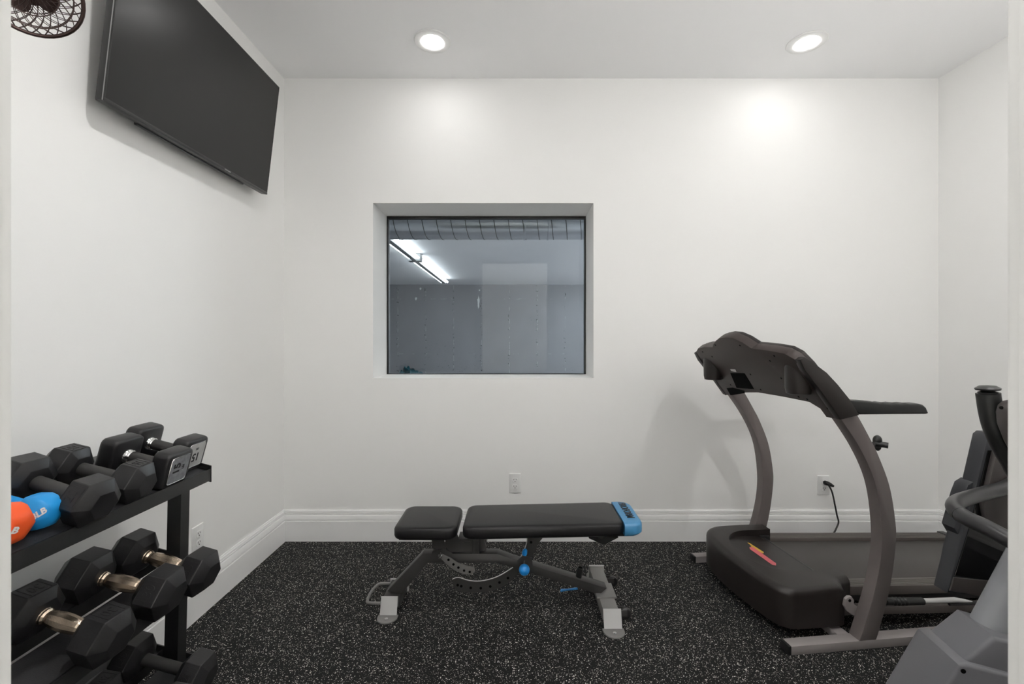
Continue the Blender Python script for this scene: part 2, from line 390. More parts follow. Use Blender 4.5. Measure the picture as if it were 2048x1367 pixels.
struct(b, 'wall_storage_front', 'concrete', 'concrete wall of the storage room on the gym side', 'wall')
# spiral duct
dcy, dcz, dr_ = 4.0, 2.2085, 0.1435
du = thing('air_duct', 'galvanised spiral air duct running under the ceiling behind the window', 'air duct', (-0.3, dcy, dcz))
b = B(); b.lathe([(dr_, -4.7), (dr_, 4.9)], (-0.3, dcy, dcz), (1, 0, 0), 48)
b.build('duct_pipe', 'duct', du, winv(du))
b = B(); pts = []; n = int(9.4 / 0.122 * 20)
for k in range(n):
    a = 2 * PI * k / 20; pts.append((-5.0 + 0.122 * k / 20, dcy + math.cos(a) * (dr_ + 0.0005), dcz + math.sin(a) * (dr_ + 0.0005)))
b.tube(pts, 0.0035, 5); b.build('spiral_seam', 'steel_grey', du, winv(du))
for xx in (-2.6, 0.9, 3.4):
    b = B(); b.tube([(xx, dcy + 0.149 * math.cos(2 * PI * k / 32), dcz + 0.149 * math.sin(2 * PI * k / 32)) for k in range(32)], 0.003, 5, True); b.box(xx - 0.012, xx + 0.012, dcy - 0.03, dcy + 0.03, SZ - 0.008, SZ); b.build('hanger_strap', 'steel_grey', du, winv(du))
for xx in ((1050 - VX) / F * 3.86, (1098 - VX) / F * 3.86):
    b = B(); b.lathe([(dr_ + 0.0005, -0.008), (dr_ + 0.006, -0.006), (dr_ + 0.006, 0.006), (dr_ + 0.0005, 0.008)], (xx, dcy, dcz), (1, 0, 0), 40); b.build('duct_collar', 'duct', du, winv(du))
# fluorescent strip
fl = thing('strip_light', 'long twin tube fluorescent strip light on the storage room ceiling', 'ceiling light', (-1.392, 6.34, SZ))
fz = 2.30
b = B(); b.box(-1.424, -1.36, 4.25, 9.0, fz - 0.034, SZ - 0.002, 0.004); b.build('light_housing', 'steel_white', fl, winv(fl))
B().box(-1.480, -1.304, 6.27, 6.41, fz - 0.04, SZ - 0.002, 0.004).build('coupling', 'steel_white', fl, winv(fl))
for ya, yb in ((4.28, 6.25), (6.43, 8.97)):
    for xx in (-1.452, -1.332):
        B().tube([(xx, ya, fz), (xx, yb, fz)], 0.019, 12).build('fluorescent_tube', 'tube', fl, winv(fl))
# second strip further right, outside the view of the window, lights the right of the room
fl2 = thing('strip_light', 'twin tube fluorescent strip light further right in the storage room, outside the window view', 'ceiling light', (2.6, 6.34, SZ))
b = B(); b.box(2.57, 2.63, 4.25, 9.0, fz + 0.012, SZ - 0.002, 0.004); b.build('light_housing', 'steel_white', fl2, winv(fl2))
for xx in (2.54, 2.66): B().tube([(xx, 4.3, fz), (xx, 8.97, fz)], 0.019, 12).build('fluorescent_tube', 'tube_far', fl2, winv(fl2))
# teal bundle
t = B(); p = at(818, 742, 9.4); bm = t.bm
bmesh.ops.create_uvsphere(bm, u_segments=40, v_segments=24, radius=1)
for v in bm.verts:
    q = v.co.copy(); k = 1 + 0.16 * math.sin(q.x * 7 + q.z * 3) * math.sin(q.y * 5 + 1) + 0.1 * math.sin(q.x * 17 + q.y * 13)
    v.co = Vector((p.x + q.x * 0.30 * k, 9.4 + q.y * 0.30 * k, max(0.0, 0.2 + q.z * 0.36 * k)))
tag(t.build('tarp_bundle', 'teal'), 'crumpled teal tarp bundle in the lower left corner of the window', 'tarp')

# ------------------------------------------------------------------ downlights
def downlight(x, y, label, m='lamp'):
    o = thing('downlight', label, 'ceiling light', (x, y, ZC), group='recessed ceiling lights')
    b = B(); b.lathe([(0.058, 0.0), (0.094, 0.0), (0.0945, -0.003), (0.091, -0.007), (0.066, -0.009), (0.0585, -0.006), (0.058, 0.0)], (x, y, ZC), (0, 0, 1), 48)
    b.build('light_trim', 'plastic_white', o, winv(o))
    b = B(); b.lathe([(0.0, -0.017), (0.022, -0.0155), (0.040, -0.0115), (0.052, -0.006), (0.058, -0.001), (0, -0.001)], (x, y, ZC), (0, 0, 1), 40)
    b.build('lens', m, o, winv(o))
hh = ZC - H
Yb = hh * F / (675 - 82)
downlight((865 - VX) / F * Yb, Yb, 'round recessed downlight above the window, the left one on the ceiling')
Yb2 = hh * F / (675 - 84)
downlight((1614 - VX) / F * Yb2, Yb2, 'round recessed downlight above the treadmill, the right one on the ceiling')
downlight(-0.43, 1.06, 'recessed downlight nearer the doorway above the dumbbell rack side', 'lamp_front')
downlight(1.52, 1.06, 'recessed downlight nearer the doorway above the elliptical side', 'lamp_front')
def uplighter(x, y, z, label, group, m='hall_fill'):  # unseen bowls added as bounced fill light
    o = thing('fill_uplighter', label, 'fill light', (x, y, z), group=group)
    b = B(); b.lathe([(0.03, 0.0), (0.09, 0.03), (0.115, 0.09), (0.12, 0.12), (0.112, 0.12), (0.106, 0.09), (0.08, 0.035), (0.0, 0.02)], (x, y, z), (0, 0, 1), 32)
    b.build('bowl', 'trim', o, winv(o))
    b = B(); b.lathe([(0.0, 0.092), (0.104, 0.092), (0.104, 0.096), (0, 0.096)], (x, y, z), (0, 0, 1), 32); b.build('lens', m, o, winv(o))
HG = 'added fill uplighters in the hall'
uplighter(-1.375, -0.9, 1.8, 'added bowl fill uplighter in the hall on the television side of the doorway', HG)
uplighter(1.475, -0.9, 1.8, 'added bowl fill uplighter in the hall on the treadmill side of the doorway', HG)
uplighter(-1.375, -2.4, 1.8, 'added bowl fill uplighter deeper in the hall on the television side', HG)
uplighter(1.475, -2.4, 1.8, 'added bowl fill uplighter deeper in the hall on the treadmill side', HG)
uplighter(1.30, YF1 + 0.125, 1.45, 'added bowl fill uplighter inside the gym on the elliptical side of the doorway', None, 'gym_fill')  # unseen, added to brighten ceiling and walls by bounce

# ------------------------------------------------------------------ outlets
def outlet(loc, rotz, label, cover=True):
    o = thing('wall_outlet', label, 'outlet', loc, (0, 0, rotz))
    b = B(); b.prism(rrect(-0.035, 0.035, -0.057, 0.057, 0.004, 3), 0, -0.006, 'XZ', 0.003, 2, which='hi'); b.build('cover_plate', 'plastic_white', o)
    for s in (1, -1):
        b = B(); c = s * 0.0195
        b.prism([(0.017 * math.cos(2 * PI * k / 24), c + max(-0.0135, min(0.0135, 0.017 * math.sin(2 * PI * k / 24)))) for k in range(24)], -0.006, -0.0085, 'XZ', 0.0008, 1)
        b.mi = 1
        for sx, hgt in ((-0.0065, 0.008), (0.0065, 0.0065)): b.box(sx - 0.0012, sx + 0.0012, -0.0088, -0.008, c + 0.004 - hgt / 2, c + 0.004 + hgt / 2)
        b.lathe([(0.0026, 0), (0.0026, 0.0006)], (0, -0.0083, c - 0.006), (0, -1, 0), 10)
        b.build('receptacle', ['plastic_white', 'slot'], o)
    return o
p = at(1030, 965.5, DB); outlet((p.x, DB, p.z), 0, 'white duplex outlet low on the back wall, right above the bench')
p = at(1646.5, 969.5, DB); outlet((p.x, DB, p.z), 0, 'white duplex outlet behind the treadmill with a black plug in it')
yo = 1.37 * F / (1030 - 394.5); outlet((XL, yo, H - (1076 - 675) / F * yo), R(90), 'white outlet on the left wall beyond the dumbbell rack')
# treadmill cord with plug
PC = at(1648, 963.5, DB)
cord = thing('power_cord', 'black power cord plugged into the outlet behind the treadmill', 'power cord', (PC.x, DB - 0.009, PC.z))
b = B(); b.tube([(PC.x, DB - 0.009, PC.z), (PC.x + 0.002, DB - 0.022, PC.z), (PC.x + 0.014, DB - 0.034, PC.z - 0.004), (PC.x + 0.03, DB - 0.04, PC.z - 0.012)], [0.013, 0.0135, 0.011, 0.006], 12)
b.build('plug', 'black_plastic', cord, winv(cord))
cp = [at(1655, 966, DB - 0.04), at(1664, 983, DB - 0.045), at(1670, 1010, DB - 0.05), at(1674, 1030, DB - 0.052), at(1677, 1043, DB - 0.055), at(1673, 1055, DB - 0.058), at(1667, 1066, DB - 0.06)]
cp += [Vector((cp[-1].x - 0.03, DB - 0.055, 0.03)), Vector((cp[-1].x - 0.12, DB - 0.045, 0.006)), Vector((cp[-1].x - 0.4, DB - 0.04, 0.006))]
b = B(); b.tube(spline(cp, 6), 0.0046, 8); b.build('cable', 'black_plastic', cord, winv(cord))

# ------------------------------------------------------------------ television
tau = math.atan(0.0655 / 0.559)
tv = thing('television', 'black flat screen television tilted down on the left wall', 'television', (-1.295, 1.432, 1.947), (0, tau, 0))
tw, th = 0.945, 0.563
b = B(); b.box(-0.028, -0.002, 0, tw, 0, th, 0.002); b.box(-0.029, 0, 0.003, tw - 0.003, -0.001, 0.012, 0.0015)
b.box(-0.046, -0.025, 0.05, tw - 0.05, 0.012, th * 0.72, 0.008)
b.build('casing', 'tv_body', tv)
b = B(); b.box(-0.006, 0.0, 0, 0.006, 0, th, 0.001); b.box(-0.006, 0.0, tw - 0.006, tw, 0, th, 0.001); b.box(-0.006, 0, 0, tw, th - 0.006, th, 0.001); b.box(-0.006, 0.001, 0, tw, 0, 0.010, 0.001)
b.build('bezel', 'tv_body', tv)
B().box(-0.003, -0.0008, 0.006, tw - 0.006, 0.010, th - 0.006).build('screen', 'tv_screen', tv)
B().box(-0.0055, -0.002, -0.0008, 0.0, 0.001, th - 0.002, 0.0003).build('edge_trim', 'silver', tv)
b = B(); b.box(0.0008, 0.002, tw * 0.63, tw * 0.675, 0.002, 0.0075, 0.0004); b.build('badge', 'silver', tv)
b = B(); b.box(-0.062, -0.045, 0.30, 0.64, 0.10, 0.36, 0.004); b.build('wall_bracket', 'rack', tv)
b = B(); b.box(-0.040, -0.026, 0.16, tw - 0.16, -0.006, 0.012, 0.003); b.build('bottom_vent', 'rack', tv)

# ------------------------------------------------------------------ wall fan
fc = at(55, -24, 1.10); fr = 0.0985
fan = thing('wall_fan', 'small bronze wire cage fan on the left wall near the doorway', 'fan', (XL, fc.y, fc.z))
fn = Vector((0.62, -0.60, -0.50)).normalized()
q = Vector((0, 0, 1)).rotation_difference(fn).to_matrix().to_4x4(); FM = Matrix.Translation(fc) @ q
b = B(); b.tube([(fr * math.cos(2 * PI * k / 40), fr * math.sin(2 * PI * k / 40), 0) for k in range(40)], 0.0045, 8, True, FM)
b.build('cage_rim', 'fan', fan, winv(fan))
for nm, sg, dep in (('front_grille', 1, 0.042), ('rear_grille', -1, 0.06)):
    b = B()
    for tw_ in (0.9, -0.9):
        for k in range(26):
            a0 = 2 * PI * k / 26
            b.tube([(fr * (1 - 0.82 * j / 7) * math.cos(a0 + tw_ * j / 7), fr * (1 - 0.82 * j / 7) * math.sin(a0 + tw_ * j / 7), sg * dep * math.sin(PI / 2 * j / 7)) for j in range(8)], 0.0009, 4, Mx=FM)
    for rr in (0.18, 0.55, 0.82): b.tube([(fr * rr * math.cos(2 * PI * k / 28), fr * rr * math.sin(2 * PI * k / 28), sg * dep * math.sin(PI / 2 * min(1, (1 - rr) / 0.82))) for k in range(28)], 0.0014, 5, True, FM)
    b.lathe([(0, sg * dep), (fr * 0.2, sg * dep), (fr * 0.2, sg * (dep + 0.003)), (0, sg * (dep + 0.004))], Mx=FM)
    b.build(nm, 'fan', fan, winv(fan))
b = B(); b.lathe([(0, -0.10), (0.03, -0.10), (0.038, -0.085), (0.038, -0.055), (0.02, -0.045), (0.02, 0.02), (0, 0.025)], Mx=FM, seg=24)
b.build('motor', 'fan', fan, winv(fan))
for k in range(4):
    b = B(); A = Matrix.Rotation(k * PI / 2 + 0.4, 4, 'Z'); rows = []
    for i in range(7):
        rr = 0.02 + 0.036 * i / 6; hw = 0.010 + 0.014 * math.sin(PI * min(1, i / 6 * 0.75 + 0.15)); tt = R(32 - 14 * i / 6)
        rows.append([(rr, hw * c_ * math.cos(tt), hw * c_ * math.sin(tt) + 0.001 * s_) for c_, s_ in ((-1, 1), (0, 1.6), (1, 1), (1, -1), (0, -.4), (-1, -1))])
    b.loft(rows, Mx=FM @ A); b.build('fan_blade', 'fan', fan, winv(fan))
back = FM @ Vector((0, 0, -0.09))
b = B(); b.tube(spline([back, back + Vector((-0.04, 0.01, -0.015)), Vector((XL + 0.03, back.y + 0.02, back.z + 0.06)), Vector((XL + 0.004, back.y + 0.02, back.z + 0.08))], 5), 0.011, 10)
b.box(XL, XL + 0.012, back.y - 0.03, back.y + 0.07, back.z + 0.03, back.z + 0.16, 0.004)
b.build('wall_bracket', 'fan', fan, winv(fan))

# ------------------------------------------------------------------ dumbbell rack
SL = 0.27; AT = math.atan(SL)
SURF = {'top': 0.757, 'mid': 0.437, 'low': 0.118}
def sz(t, x): return SURF[t] - SL * (x + 1.0)
ry0, ry1 = 0.52, 1.505
rack = thing('dumbbell_rack', 'black three tier steel dumbbell rack against the left wall', 'dumbbell rack', (-1.16, (ry0 + ry1) / 2, 0))
RI = winv(rack)
for t in ('top', 'mid', 'low'):
    for nm, xa, xb in (('front_rail', -1.125, -1.012), ('rear_rail', -1.29, -1.170)):
        b = B(); k = 0.004
        b.prism([(xa, sz(t, xa) - k), (xb, sz(t, xb) - k), (xb + 0.001, sz(t, xb) - 0.032), (xb + 0.005, sz(t, xb) - 0.032), (xb + 0.005, sz(t, xb) + 0.006), (xb + 0.001, sz(t, xb) + 0.006), (xb, sz(t, xb)), (xa, sz(t, xa))], ry0, ry1, 'XZ')
        ro = b.build(nm, 'rack', rack, RI)
        b = B(); b.prism([(xa + 0.003, sz(t, xa + 0.003) + 0.0003), (xb - 0.006, sz(t, xb - 0.006) + 0.0003), (xb - 0.006, sz(t, xb - 0.006) + 0.0022), (xa + 0.003, sz(t, xa + 0.003) + 0.0022)], ry0 + 0.01, ry1 - 0.01, 'XZ')
        b.build('rail_mat', 'mat', ro)
        # mesh of ro is in rack space already, mat built in world coords -> shift
        bpy.data.objects[ro.children[0].name].data.transform(RI)
    for yy in (ry0 - 0.004, ry1):
        b = B(); b.prism([(-1.30, sz(t, -1.30) - 0.036), (-1.006, sz(t, -1.006) - 0.036), (-1.006, sz(t, -1.006) + 0.018), (-1.30, sz(t, -1.30) + 0.018)], yy, yy + 0.004, 'XZ')
        b.build('end_bracket', 'rack', rack, RI)
for yy in (1.45, 0.60):
    b = B(); b.loft([[(x + dx_, y, z) for x, y in ((-1.105, yy), (-1.062, yy), (-1.062, yy + 0.038), (-1.105, yy + 0.038))] for z, dx_ in ((0.0, -0.018), (0.40, -0.008), (sz('top', -1.06) - 0.004, 0.0))])
    b.build('post', 'rack', rack, RI)
    b = B(); b.box(-1.335, -1.00, yy - 0.004, yy + 0.042, 0, 0.035, 0.003); b.build('foot', 'rack', rack, RI)
b = B(); b.box(-1.345, -1.29, 0.60, 1.488, sz('low', -1.29) - 0.07, sz('low', -1.29) - 0.03, 0.003); b.build('cross_bar', 'rack', rack, RI)

def onplane(px, py, z0):
    d = ray(px, py); t = (z0 - SL - H) / (d.z + SL * d.x); return Vector((0, 0, H)) + d * t
def axis_frame(pf, pr, roll=0.0):
    x = (pf - pr).normalized(); up = Vector((0, 0, 1)); y = up.cross(x).normalized(); z = x.cross(y).normalized()
    m = Matrix((x, y, z)).transposed().to_4x4(); m.translation = (pf + pr) / 2
    return m @ Matrix.Rotation(roll, 4, 'X')
def hexring(x, ri, tw=0.0): return [(x, ri / math.cos(PI / 6) * math.cos(PI / 6 * (2 * k) + PI / 6 * 0 + tw), ri / math.cos(PI / 6) * math.sin(PI / 3 * k + tw)) for k in range(6)]
def hexhead(b, xc, ln, ri, ch, out):
    # hexagonal prism, flats top and bottom, deep chamfer on the outer end and a short one inside
    rows = [(-ln / 2, ri - ch * 1.3), (-ln / 2 + ch * 1.05, ri), (ln / 2 - ch * 1.35, ri), (ln / 2, ri - ch * 1.45)]
    rings = [[(xc + out * x, rr / math.cos(PI / 6) * math.cos(PI / 3 * k), rr / math.cos(PI / 6) * math.sin(PI / 3 * k)) for k in range(6)] for x, rr in rows]
    t = bmesh.new(); V = [[t.verts.new(p) for p in r] for r in rings]
    for a, c in zip(V, V[1:]):
        for i in range(6): t.faces.new((a[i], a[(i + 1) % 6], c[(i + 1) % 6], c[i]))
    t.faces.new(V[0]); t.faces.new(V[-1])
    bmesh.ops.recalc_face_normals(t, faces=t.faces[:])
    bmesh.ops.bevel(t, geom=t.edges[:], offset=0.0014, segments=1, affect='EDGES', profile=0.5, clamp_overlap=True)
    b._merge(t)
DG = 'dumbbells on the rack'
def dumbbell(front, rear, tier, ri, ln, label, handle='rubber', text='20', c2c=None, tpos=60, fr_txt=True, rr_txt=True, dropz=0.0):
    z0 = SURF[tier] + ri * 1.036 + 0.003 + dropz
    pf, pr = onplane(*front, z0), onplane(*rear, z0)
    mid, d = (pf + pr) / 2, (pf - pr).normalized(); L = c2c or (pf - pr).length
    if c2c: pf, pr = pf, pf - d * c2c
    m = axis_frame(pf, pr)
    o = thing('hex_dumbbell', label, 'dumbbell', m.translation, m.to_euler(), DG)
    for sgn, tx in ((1, fr_txt), (-1, rr_txt)):
        b = B(); hexhead(b, sgn * L / 2, ln, ri, ln * 0.19, sgn); h = b.build('head', 'rubber', o, ang=20)
        if tx:
            b = B()
            # recessed looking panel frame with the weight on the top or the camera-side upper facet
            A = Matrix.Rotation(R(tpos), 4, 'X') @ Matrix.Translation((sgn * L / 2 - sgn * 0.0035, 0, ri - 0.0002))
            w, hgt = ln * 0.50, ri * 0.80
            e = 0.0016
            for x0, x1, y0, y1 in ((-w / 2, w / 2, hgt / 2 - e, hgt / 2), (-w / 2, w / 2, -hgt / 2, -hgt / 2 + e), (-w / 2, -w / 2 + e, -hgt / 2, hgt / 2), (w / 2 - e, w / 2, -hgt / 2, hgt / 2)):
                b.box(x0, x1, y0, y1, -0.0005, 0.0009, Mx=A)
            b.text(text, hgt * 0.74, A @ Matrix.Rotation(R(90 if tpos else -90), 4, 'Z'), 0.0011, xs=0.9)
            b.build('raised_number', 'emboss', h)
    g = L / 2 - ln / 2
    b = B()
    if handle == 'rubber':
        b.lathe([(0.0165, -g - 0.002), (0.0165, g + 0.002)], (0, 0, 0), (1, 0, 0), 24)
        b.build('handle', 'rubber_grip', o)
    else:
        pr_ = []
        n = 28
        for k in range(n + 1):
            s = -1 + 2 * k / n; a = abs(s)
            r_ = 0.0205 if a > 0.93 else (0.0185 if a > 0.80 else (0.0150 if a > 0.70 else (0.0165 + 0.0042 * math.cos(a / 0.70 * PI / 2))))
            pr_.append((r_, s * (g + 0.002)))
        b.lathe(pr_, (0, 0, 0), (1, 0, 0), 12); b.build('handle', 'bronze', o, ang=12)
    return o
dumbbell((267, 962), (133, 930), 'top', 0.050, 0.078, 'small black hex dumbbell between the square dumbbells and the 20 dumbbell', tpos=0, text='15')
dumbbell((180, 1000), (45, 955), 'top', 0.052, 0.080, 'black hex dumbbell marked 20 beside the blue dumbbell on the top tier', tpos=60, text='20')
dumbbell((397, 1142), (267, 1104), 'mid', 0.058, 0.088, 'hex dumbbell with bronze handle at the far end of the middle tier', 'bronze', '30')
dumbbell((322, 1183), (177, 1150), 'mid', 0.060, 0.094, 'middle one of the three hex dumbbells with bronze handles', 'bronze', '30', c2c=0.205)
dumbbell((208, 1269), (70, 1225), 'mid', 0.057, 0.090, 'hex dumbbell with bronze handle and 30 on its flat top, nearest on the middle tier', 'bronze', '30', c2c=0.20, tpos=0)
dumbbell((394, 1347), (264, 1310), 'low', 0.056, 0.086, 'black hex dumbbell at the far end of the bottom tier', text='20')
dumbbell((345, 1418), (195, 1394), 'low', 0.053, 0.080, 'black hex dumbbell second from the far end of the bottom tier', text='20', tpos=0)
dumbbell((200, 1460), (40, 1377), 'low', 0.066, 0.095, 'large black hex dumbbell nearest on the bottom tier', text='50', tpos=0, c2c=0.235)

def square_dumbbell(front, rear, label, plate, rot):
    ri = 0.053
    z0 = SURF['top'] + ri * 1.036 + 0.003
    pf, pr = onplane(*front, z0), onplane(*rear, z0); m = axis_frame(pf, pr); L = (pf - pr).length
    o = thing('square_dumbbell', label, 'dumbbell', m.translation, m.to_euler(), DG)
    for sgn in (1, -1):
        b = B(); xc = sgn * L / 2; rings = []
        for x, k in ((-0.024, 0.90), (-0.021, 0.97), (-0.015, 1.0), (0.015, 1.0), (0.021, 0.97), (0.024, 0.90)):
            rings.append([(xc + sgn * x, p_[0], p_[1]) for p_ in rrect(-ri * k, ri * k, -ri * k, ri * k, 0.016 * k, 4)])
        b.loft(rings); h = b.build('head', 'rubber', o, ang=50)
        b = B(); xo = xc + sgn * 0.0242
        b.prism(rrect(-0.039, 0.039, -0.039, 0.039, 0.009, 4), xo - sgn * 0.002, xo + sgn * 0.0012, 'YZ'); pl = b.build('face_plate', plate, h)
        b = B()
        fr_ = rrect(-0.039, 0.039, -0.039, 0.039, 0.009, 4)
        b.tube([(xo + sgn * 0.0012, p_[0], p_[1]) for p_ in fr_], 0.0013, 5, True); b.build('plate_edge', 'chrome', h)
        b = B(); A = Matrix.Translation((xo + sgn * 0.0014, 0, 0.004)) @ Matrix.Rotation(sgn * PI / 2, 4, 'Z') @ Matrix.Rotation(PI / 2, 4, 'X') @ Matrix.Rotation(rot, 4, 'Z') @ Matrix.Translation((0, 0.010, 0))
        b.text('15', 0.036, A, 0.0006, 0.0008); b.text('LBS', 0.010, A @ Matrix.Translation((0, -0.026, 0)), 0.0005)
        b.build('plate_number', 'emboss', h)
    g = L / 2 - 0.024
    b = B(); b.lathe([(0.0155, -g + 0.012), (0.0165, -g * .5), (0.0165, g * .5), (0.0155, g - 0.012)], (0, 0, 0), (1, 0, 0), 24); b.build('handle', 'rubber_grip', o)
    for sgn in (1, -1):
        b = B(); b.lathe([(0.017, sgn * (g - 0.014)), (0.019, sgn * (g - 0.011)), (0.017, sgn * (g - 0.008)), (0.02, sgn * (g - 0.004)), (0.021, sgn * (g + 0.001))], (0, 0, 0), (1, 0, 0), 24); b.build('collar', 'chrome', o)
square_dumbbell((376, 905), (285, 882), 'square headed 15 dumbbell with pale plate at the far end of the top tier', 'plate_light', PI)
square_dumbbell((341, 933), (239, 907), 'square headed dumbbell with scuffed 15 plate, nearer of the two square ones', 'plate', PI / 2)

def vinyl_dumbbell(front, rear, m_, txt, label, ri, yawtxt, bank, xo, rk, ty):
    z0 = SURF['top'] + ri * 1.036 + 0.003
    pf, pr = onplane(*front, z0), onplane(*rear, z0); m = axis_frame(pf, pr); L = (pf - pr).length
    o = thing('vinyl_dumbbell', label, 'dumbbell', m.translation, m.to_euler(), DG)
    b = B(); rings = []
    hl_ = 0.072
    hx_ = lambda a: 0.34 + 0.66 / math.cos((a % (PI / 3)) - PI / 6) * 0.985
    prof = [(-L / 2 - hl_ / 2, 0.35), (-L / 2 - hl_ * .42, 0.72), (-L / 2 - hl_ * .2, 0.95), (-L / 2, 1.0), (-L / 2 + hl_ * .3, 0.86), (-L / 2 + hl_ / 2, 0.45), (-L / 2 + hl_ * .62, 0.36)]
    prof = prof + [(-x, r) for x, r in reversed(prof)]
    for x, r in prof:
        rings.append([(x, hx_(a) * ri * r * math.cos(a), hx_(a) * ri * r * math.sin(a)) for a in [2 * PI * k / 48 for k in range(48)]])
    b.loft(rings); body = b.build('body', m_, o, ang=60)
    b = B(); A = Matrix.Rotation(R(yawtxt), 4, 'X') @ Matrix.Translation((L / 2 + xo, 0, ri * rk)) @ Matrix.Rotation(R(ty), 4, 'Y') @ Matrix.Rotation(R(bank), 4, 'Z')
    b.text(txt, 0.017, A, 0.0015, 0.0006, shear=0.25); b.build('printed_weight', 'white_print', o)
vinyl_dumbbell((78, 1021), (-60, 984), 'blue_vinyl', '8LB', 'blue vinyl dumbbell on the top tier beside the orange one', 0.038, 70, 55, 0.026, 0.80, 42)
vinyl_dumbbell((8, 1049), (-160, 1010), 'orange_vinyl', '10LB', 'orange vinyl dumbbell at the door frame on the top tier', 0.043, 78, 6, 0.031, 0.70, 52)

# ------------------------------------------------------------------ weight bench
bench = thing('weight_bench', 'adjustable weight bench with black pads and a blue end cap', 'weight bench', (-0.05, 2.03, 0))
BI = winv(bench)
def c4(x, y): return (720 + x / 3.531, 980 + y / 3.531)
def c4p(L, Y): return [xz(*c4(*p), Y) for p in L]
YN, YC, YFar = 2.005, 2.032, 2.058
b = B(); b.prism(c4p([(190, 712), (440, 448), (970, 447), (1085, 490), (1745, 692), (1690, 738), (1070, 542), (955, 513), (478, 513), (290, 735)], YN), YN, YFar, 'XZ', 0.003, 2, which='all')
b.build('main_beam', 'steel_grey', bench, BI)
# cross bars with floor feet
def foot(xc, y0, sgn, w, nm):
    b = B(); hz = 0.072
    prof = [(0, hz), (0.004, hz + 0.002), (0.022, 0.008), (0.026, 0.006)]
    b.box(xc - w / 2, xc + w / 2, min(y0, y0 + sgn * 0.004), max(y0, y0 + sgn * 0.004), 0.03, 0.074)
    b.loft([[(xc - w / 2 - 0.004 * i, y0 + sgn * y, z) for y, z in ((0, 0.074), (0.004, 0.076), (0.027, 0.007), (0.022, 0.004))] for i in (0,)] + [[(xc + w / 2, y0 + sgn * y, z) for y, z in ((0, 0.074), (0.004, 0.076), (0.027, 0.007), (0.022, 0.004))]])
    p = b.build('end_plate', 'steel_light', bench, BI)
    b = B(); w2 = w * 1.18
    pts = [(xc - w2 / 2, y0 + sgn * 0.02)] + [(xc - w2 / 2 * math.cos(PI * k / 14), y0 + sgn * (0.039 + w2 / 2 * 0.95 * math.sin(PI * k / 14))) for k in range(15)] + [(xc + w2 / 2, y0 + sgn * 0.02)]
    b.prism(pts, 0.0, 0.006, 'XY', 0.001, 1); ft = b.build('floor_foot', 'steel_mid', bench, BI)
    b = B(); b.lathe([(0.009, 0.006), (0.008, 0.010), (0.003, 0.011)], (xc, y0 + sgn * 0.055, 0), (0, 0, 1), 6); bb = b.build('bolt', 'chrome', ft); bb.data.transform(BI)
b = B(); b.box(-0.575, -0.503, 1.985, 2.125, 0.02, 0.072, 0.003); b.build('cross_bar', 'steel_grey', bench, BI)
foot(-0.546, 1.985, -1, 0.072, 'near'); foot(-0.546, 2.125, 1, 0.072, 'far')
b = B(); b.box(0.366, 0.432, 1.893, 2.25, 0.018, 0.070, 0.003); b.build('cross_bar', 'steel_mid', bench, BI)
foot(0.403, 1.893, -1, 0.074, 'near'); foot(0.403, 2.25, 1, 0.074, 'far')
b = B(); b.prism(c4p([(1590, 560), (1720, 540), (1785, 728), (1690, 728)], 1.98), 1.985, 2.075, 'XZ'); b.bm.free()
b = B(); b.box(0.355, 0.442, 1.975, 2.09, 0.066, 0.076, 0.003); b.build('joint_plate', 'steel_mid', bench, BI)
# pull handle
b = B(); b.tube(spline([(-0.57, 2.085, 0.075), (-0.60, 2.085, 0.075), (-0.625, 2.075, 0.075), (-0.640, 2.02, 0.07), (-0.636, 1.96, 0.066), (-0.62, 1.948, 0.066), (-0.575, 1.946, 0.066)], 6), 0.0065, 10)
b.build('pull_handle', 'steel_mid', bench, BI)
# transport wheels
for yy in (1.945, 2.20):
    b = B(); b.lathe([(0.008, -0.010), (0.020, -0.010), (0.024, -0.006), (0.024, 0.006), (0.020, 0.010), (0.008, 0.010)], (0.472, yy, 0.024), (0, 1, 0), 24)
    w = b.build('wheel', 'black_plastic', bench, BI)
    b = B(); b.box(0.43, 0.476, yy - 0.017, yy - 0.013, 0.02, 0.045); b.box(0.43, 0.476, yy + 0.013, yy + 0.017, 0.02, 0.045); b.lathe([(0.005, -0.018), (0.005, 0.018)], (0.470, yy, 0.024), (0, 1, 0), 10)
    f = b.build('wheel_fork', 'steel_grey', bench, BI)
# pads
def pad(x0, x1, y0, y1, z0, z1, r, m, nm, tilt=0.0, taper=0.0):
    b = B(); rows = []
    for z, k in ((z0, 0.012), (z0 + 0.006, 0.003), (z0 + 0.014, 0.0), (z1 - 0.013, 0.0), (z1 - 0.005, 0.004), (z1 - 0.0015, 0.010), (z1, 0.02)):
        rows.append([(x, y, z + tilt * (x - x0)) for x, y in rrect(x0 + k, x1 - k, y0 + k, y1 - k, r - k * 0.6, 6)])
    b.loft(rows); return b.build(nm, m, bench, BI, ang=40)
pad(-0.513, -0.245, 1.895, 2.165, 0.352, 0.404, 0.045, 'vinyl', 'seat_pad')
pad(-0.222, 0.462, 1.895, 2.165, 0.355, 0.408, 0.04, 'vinyl', 'back_pad', 0.022)
b = B(); rows = []
for z, k in ((0.356, 0.008), (0.366, 0.0), (0.397, 0.0), (0.405, 0.004), (0.4085, 0.010), (0.410, 0.02)):
    pp = rrect(0.30, 0.540 - k, 1.894 + k, 2.166 - k, 0.05, 8); pp = [(max(x, 0.458), y) for x, y in pp]
    rows.append([(x, y, z + 0.022 * (x + 0.222)) for x, y in pp])
b.loft(rows); cap = b.build('end_cap', 'blue_cap', bench, BI, ang=40)
b = B(); zt = 0.4115 + 0.022 * (0.50 + 0.222)
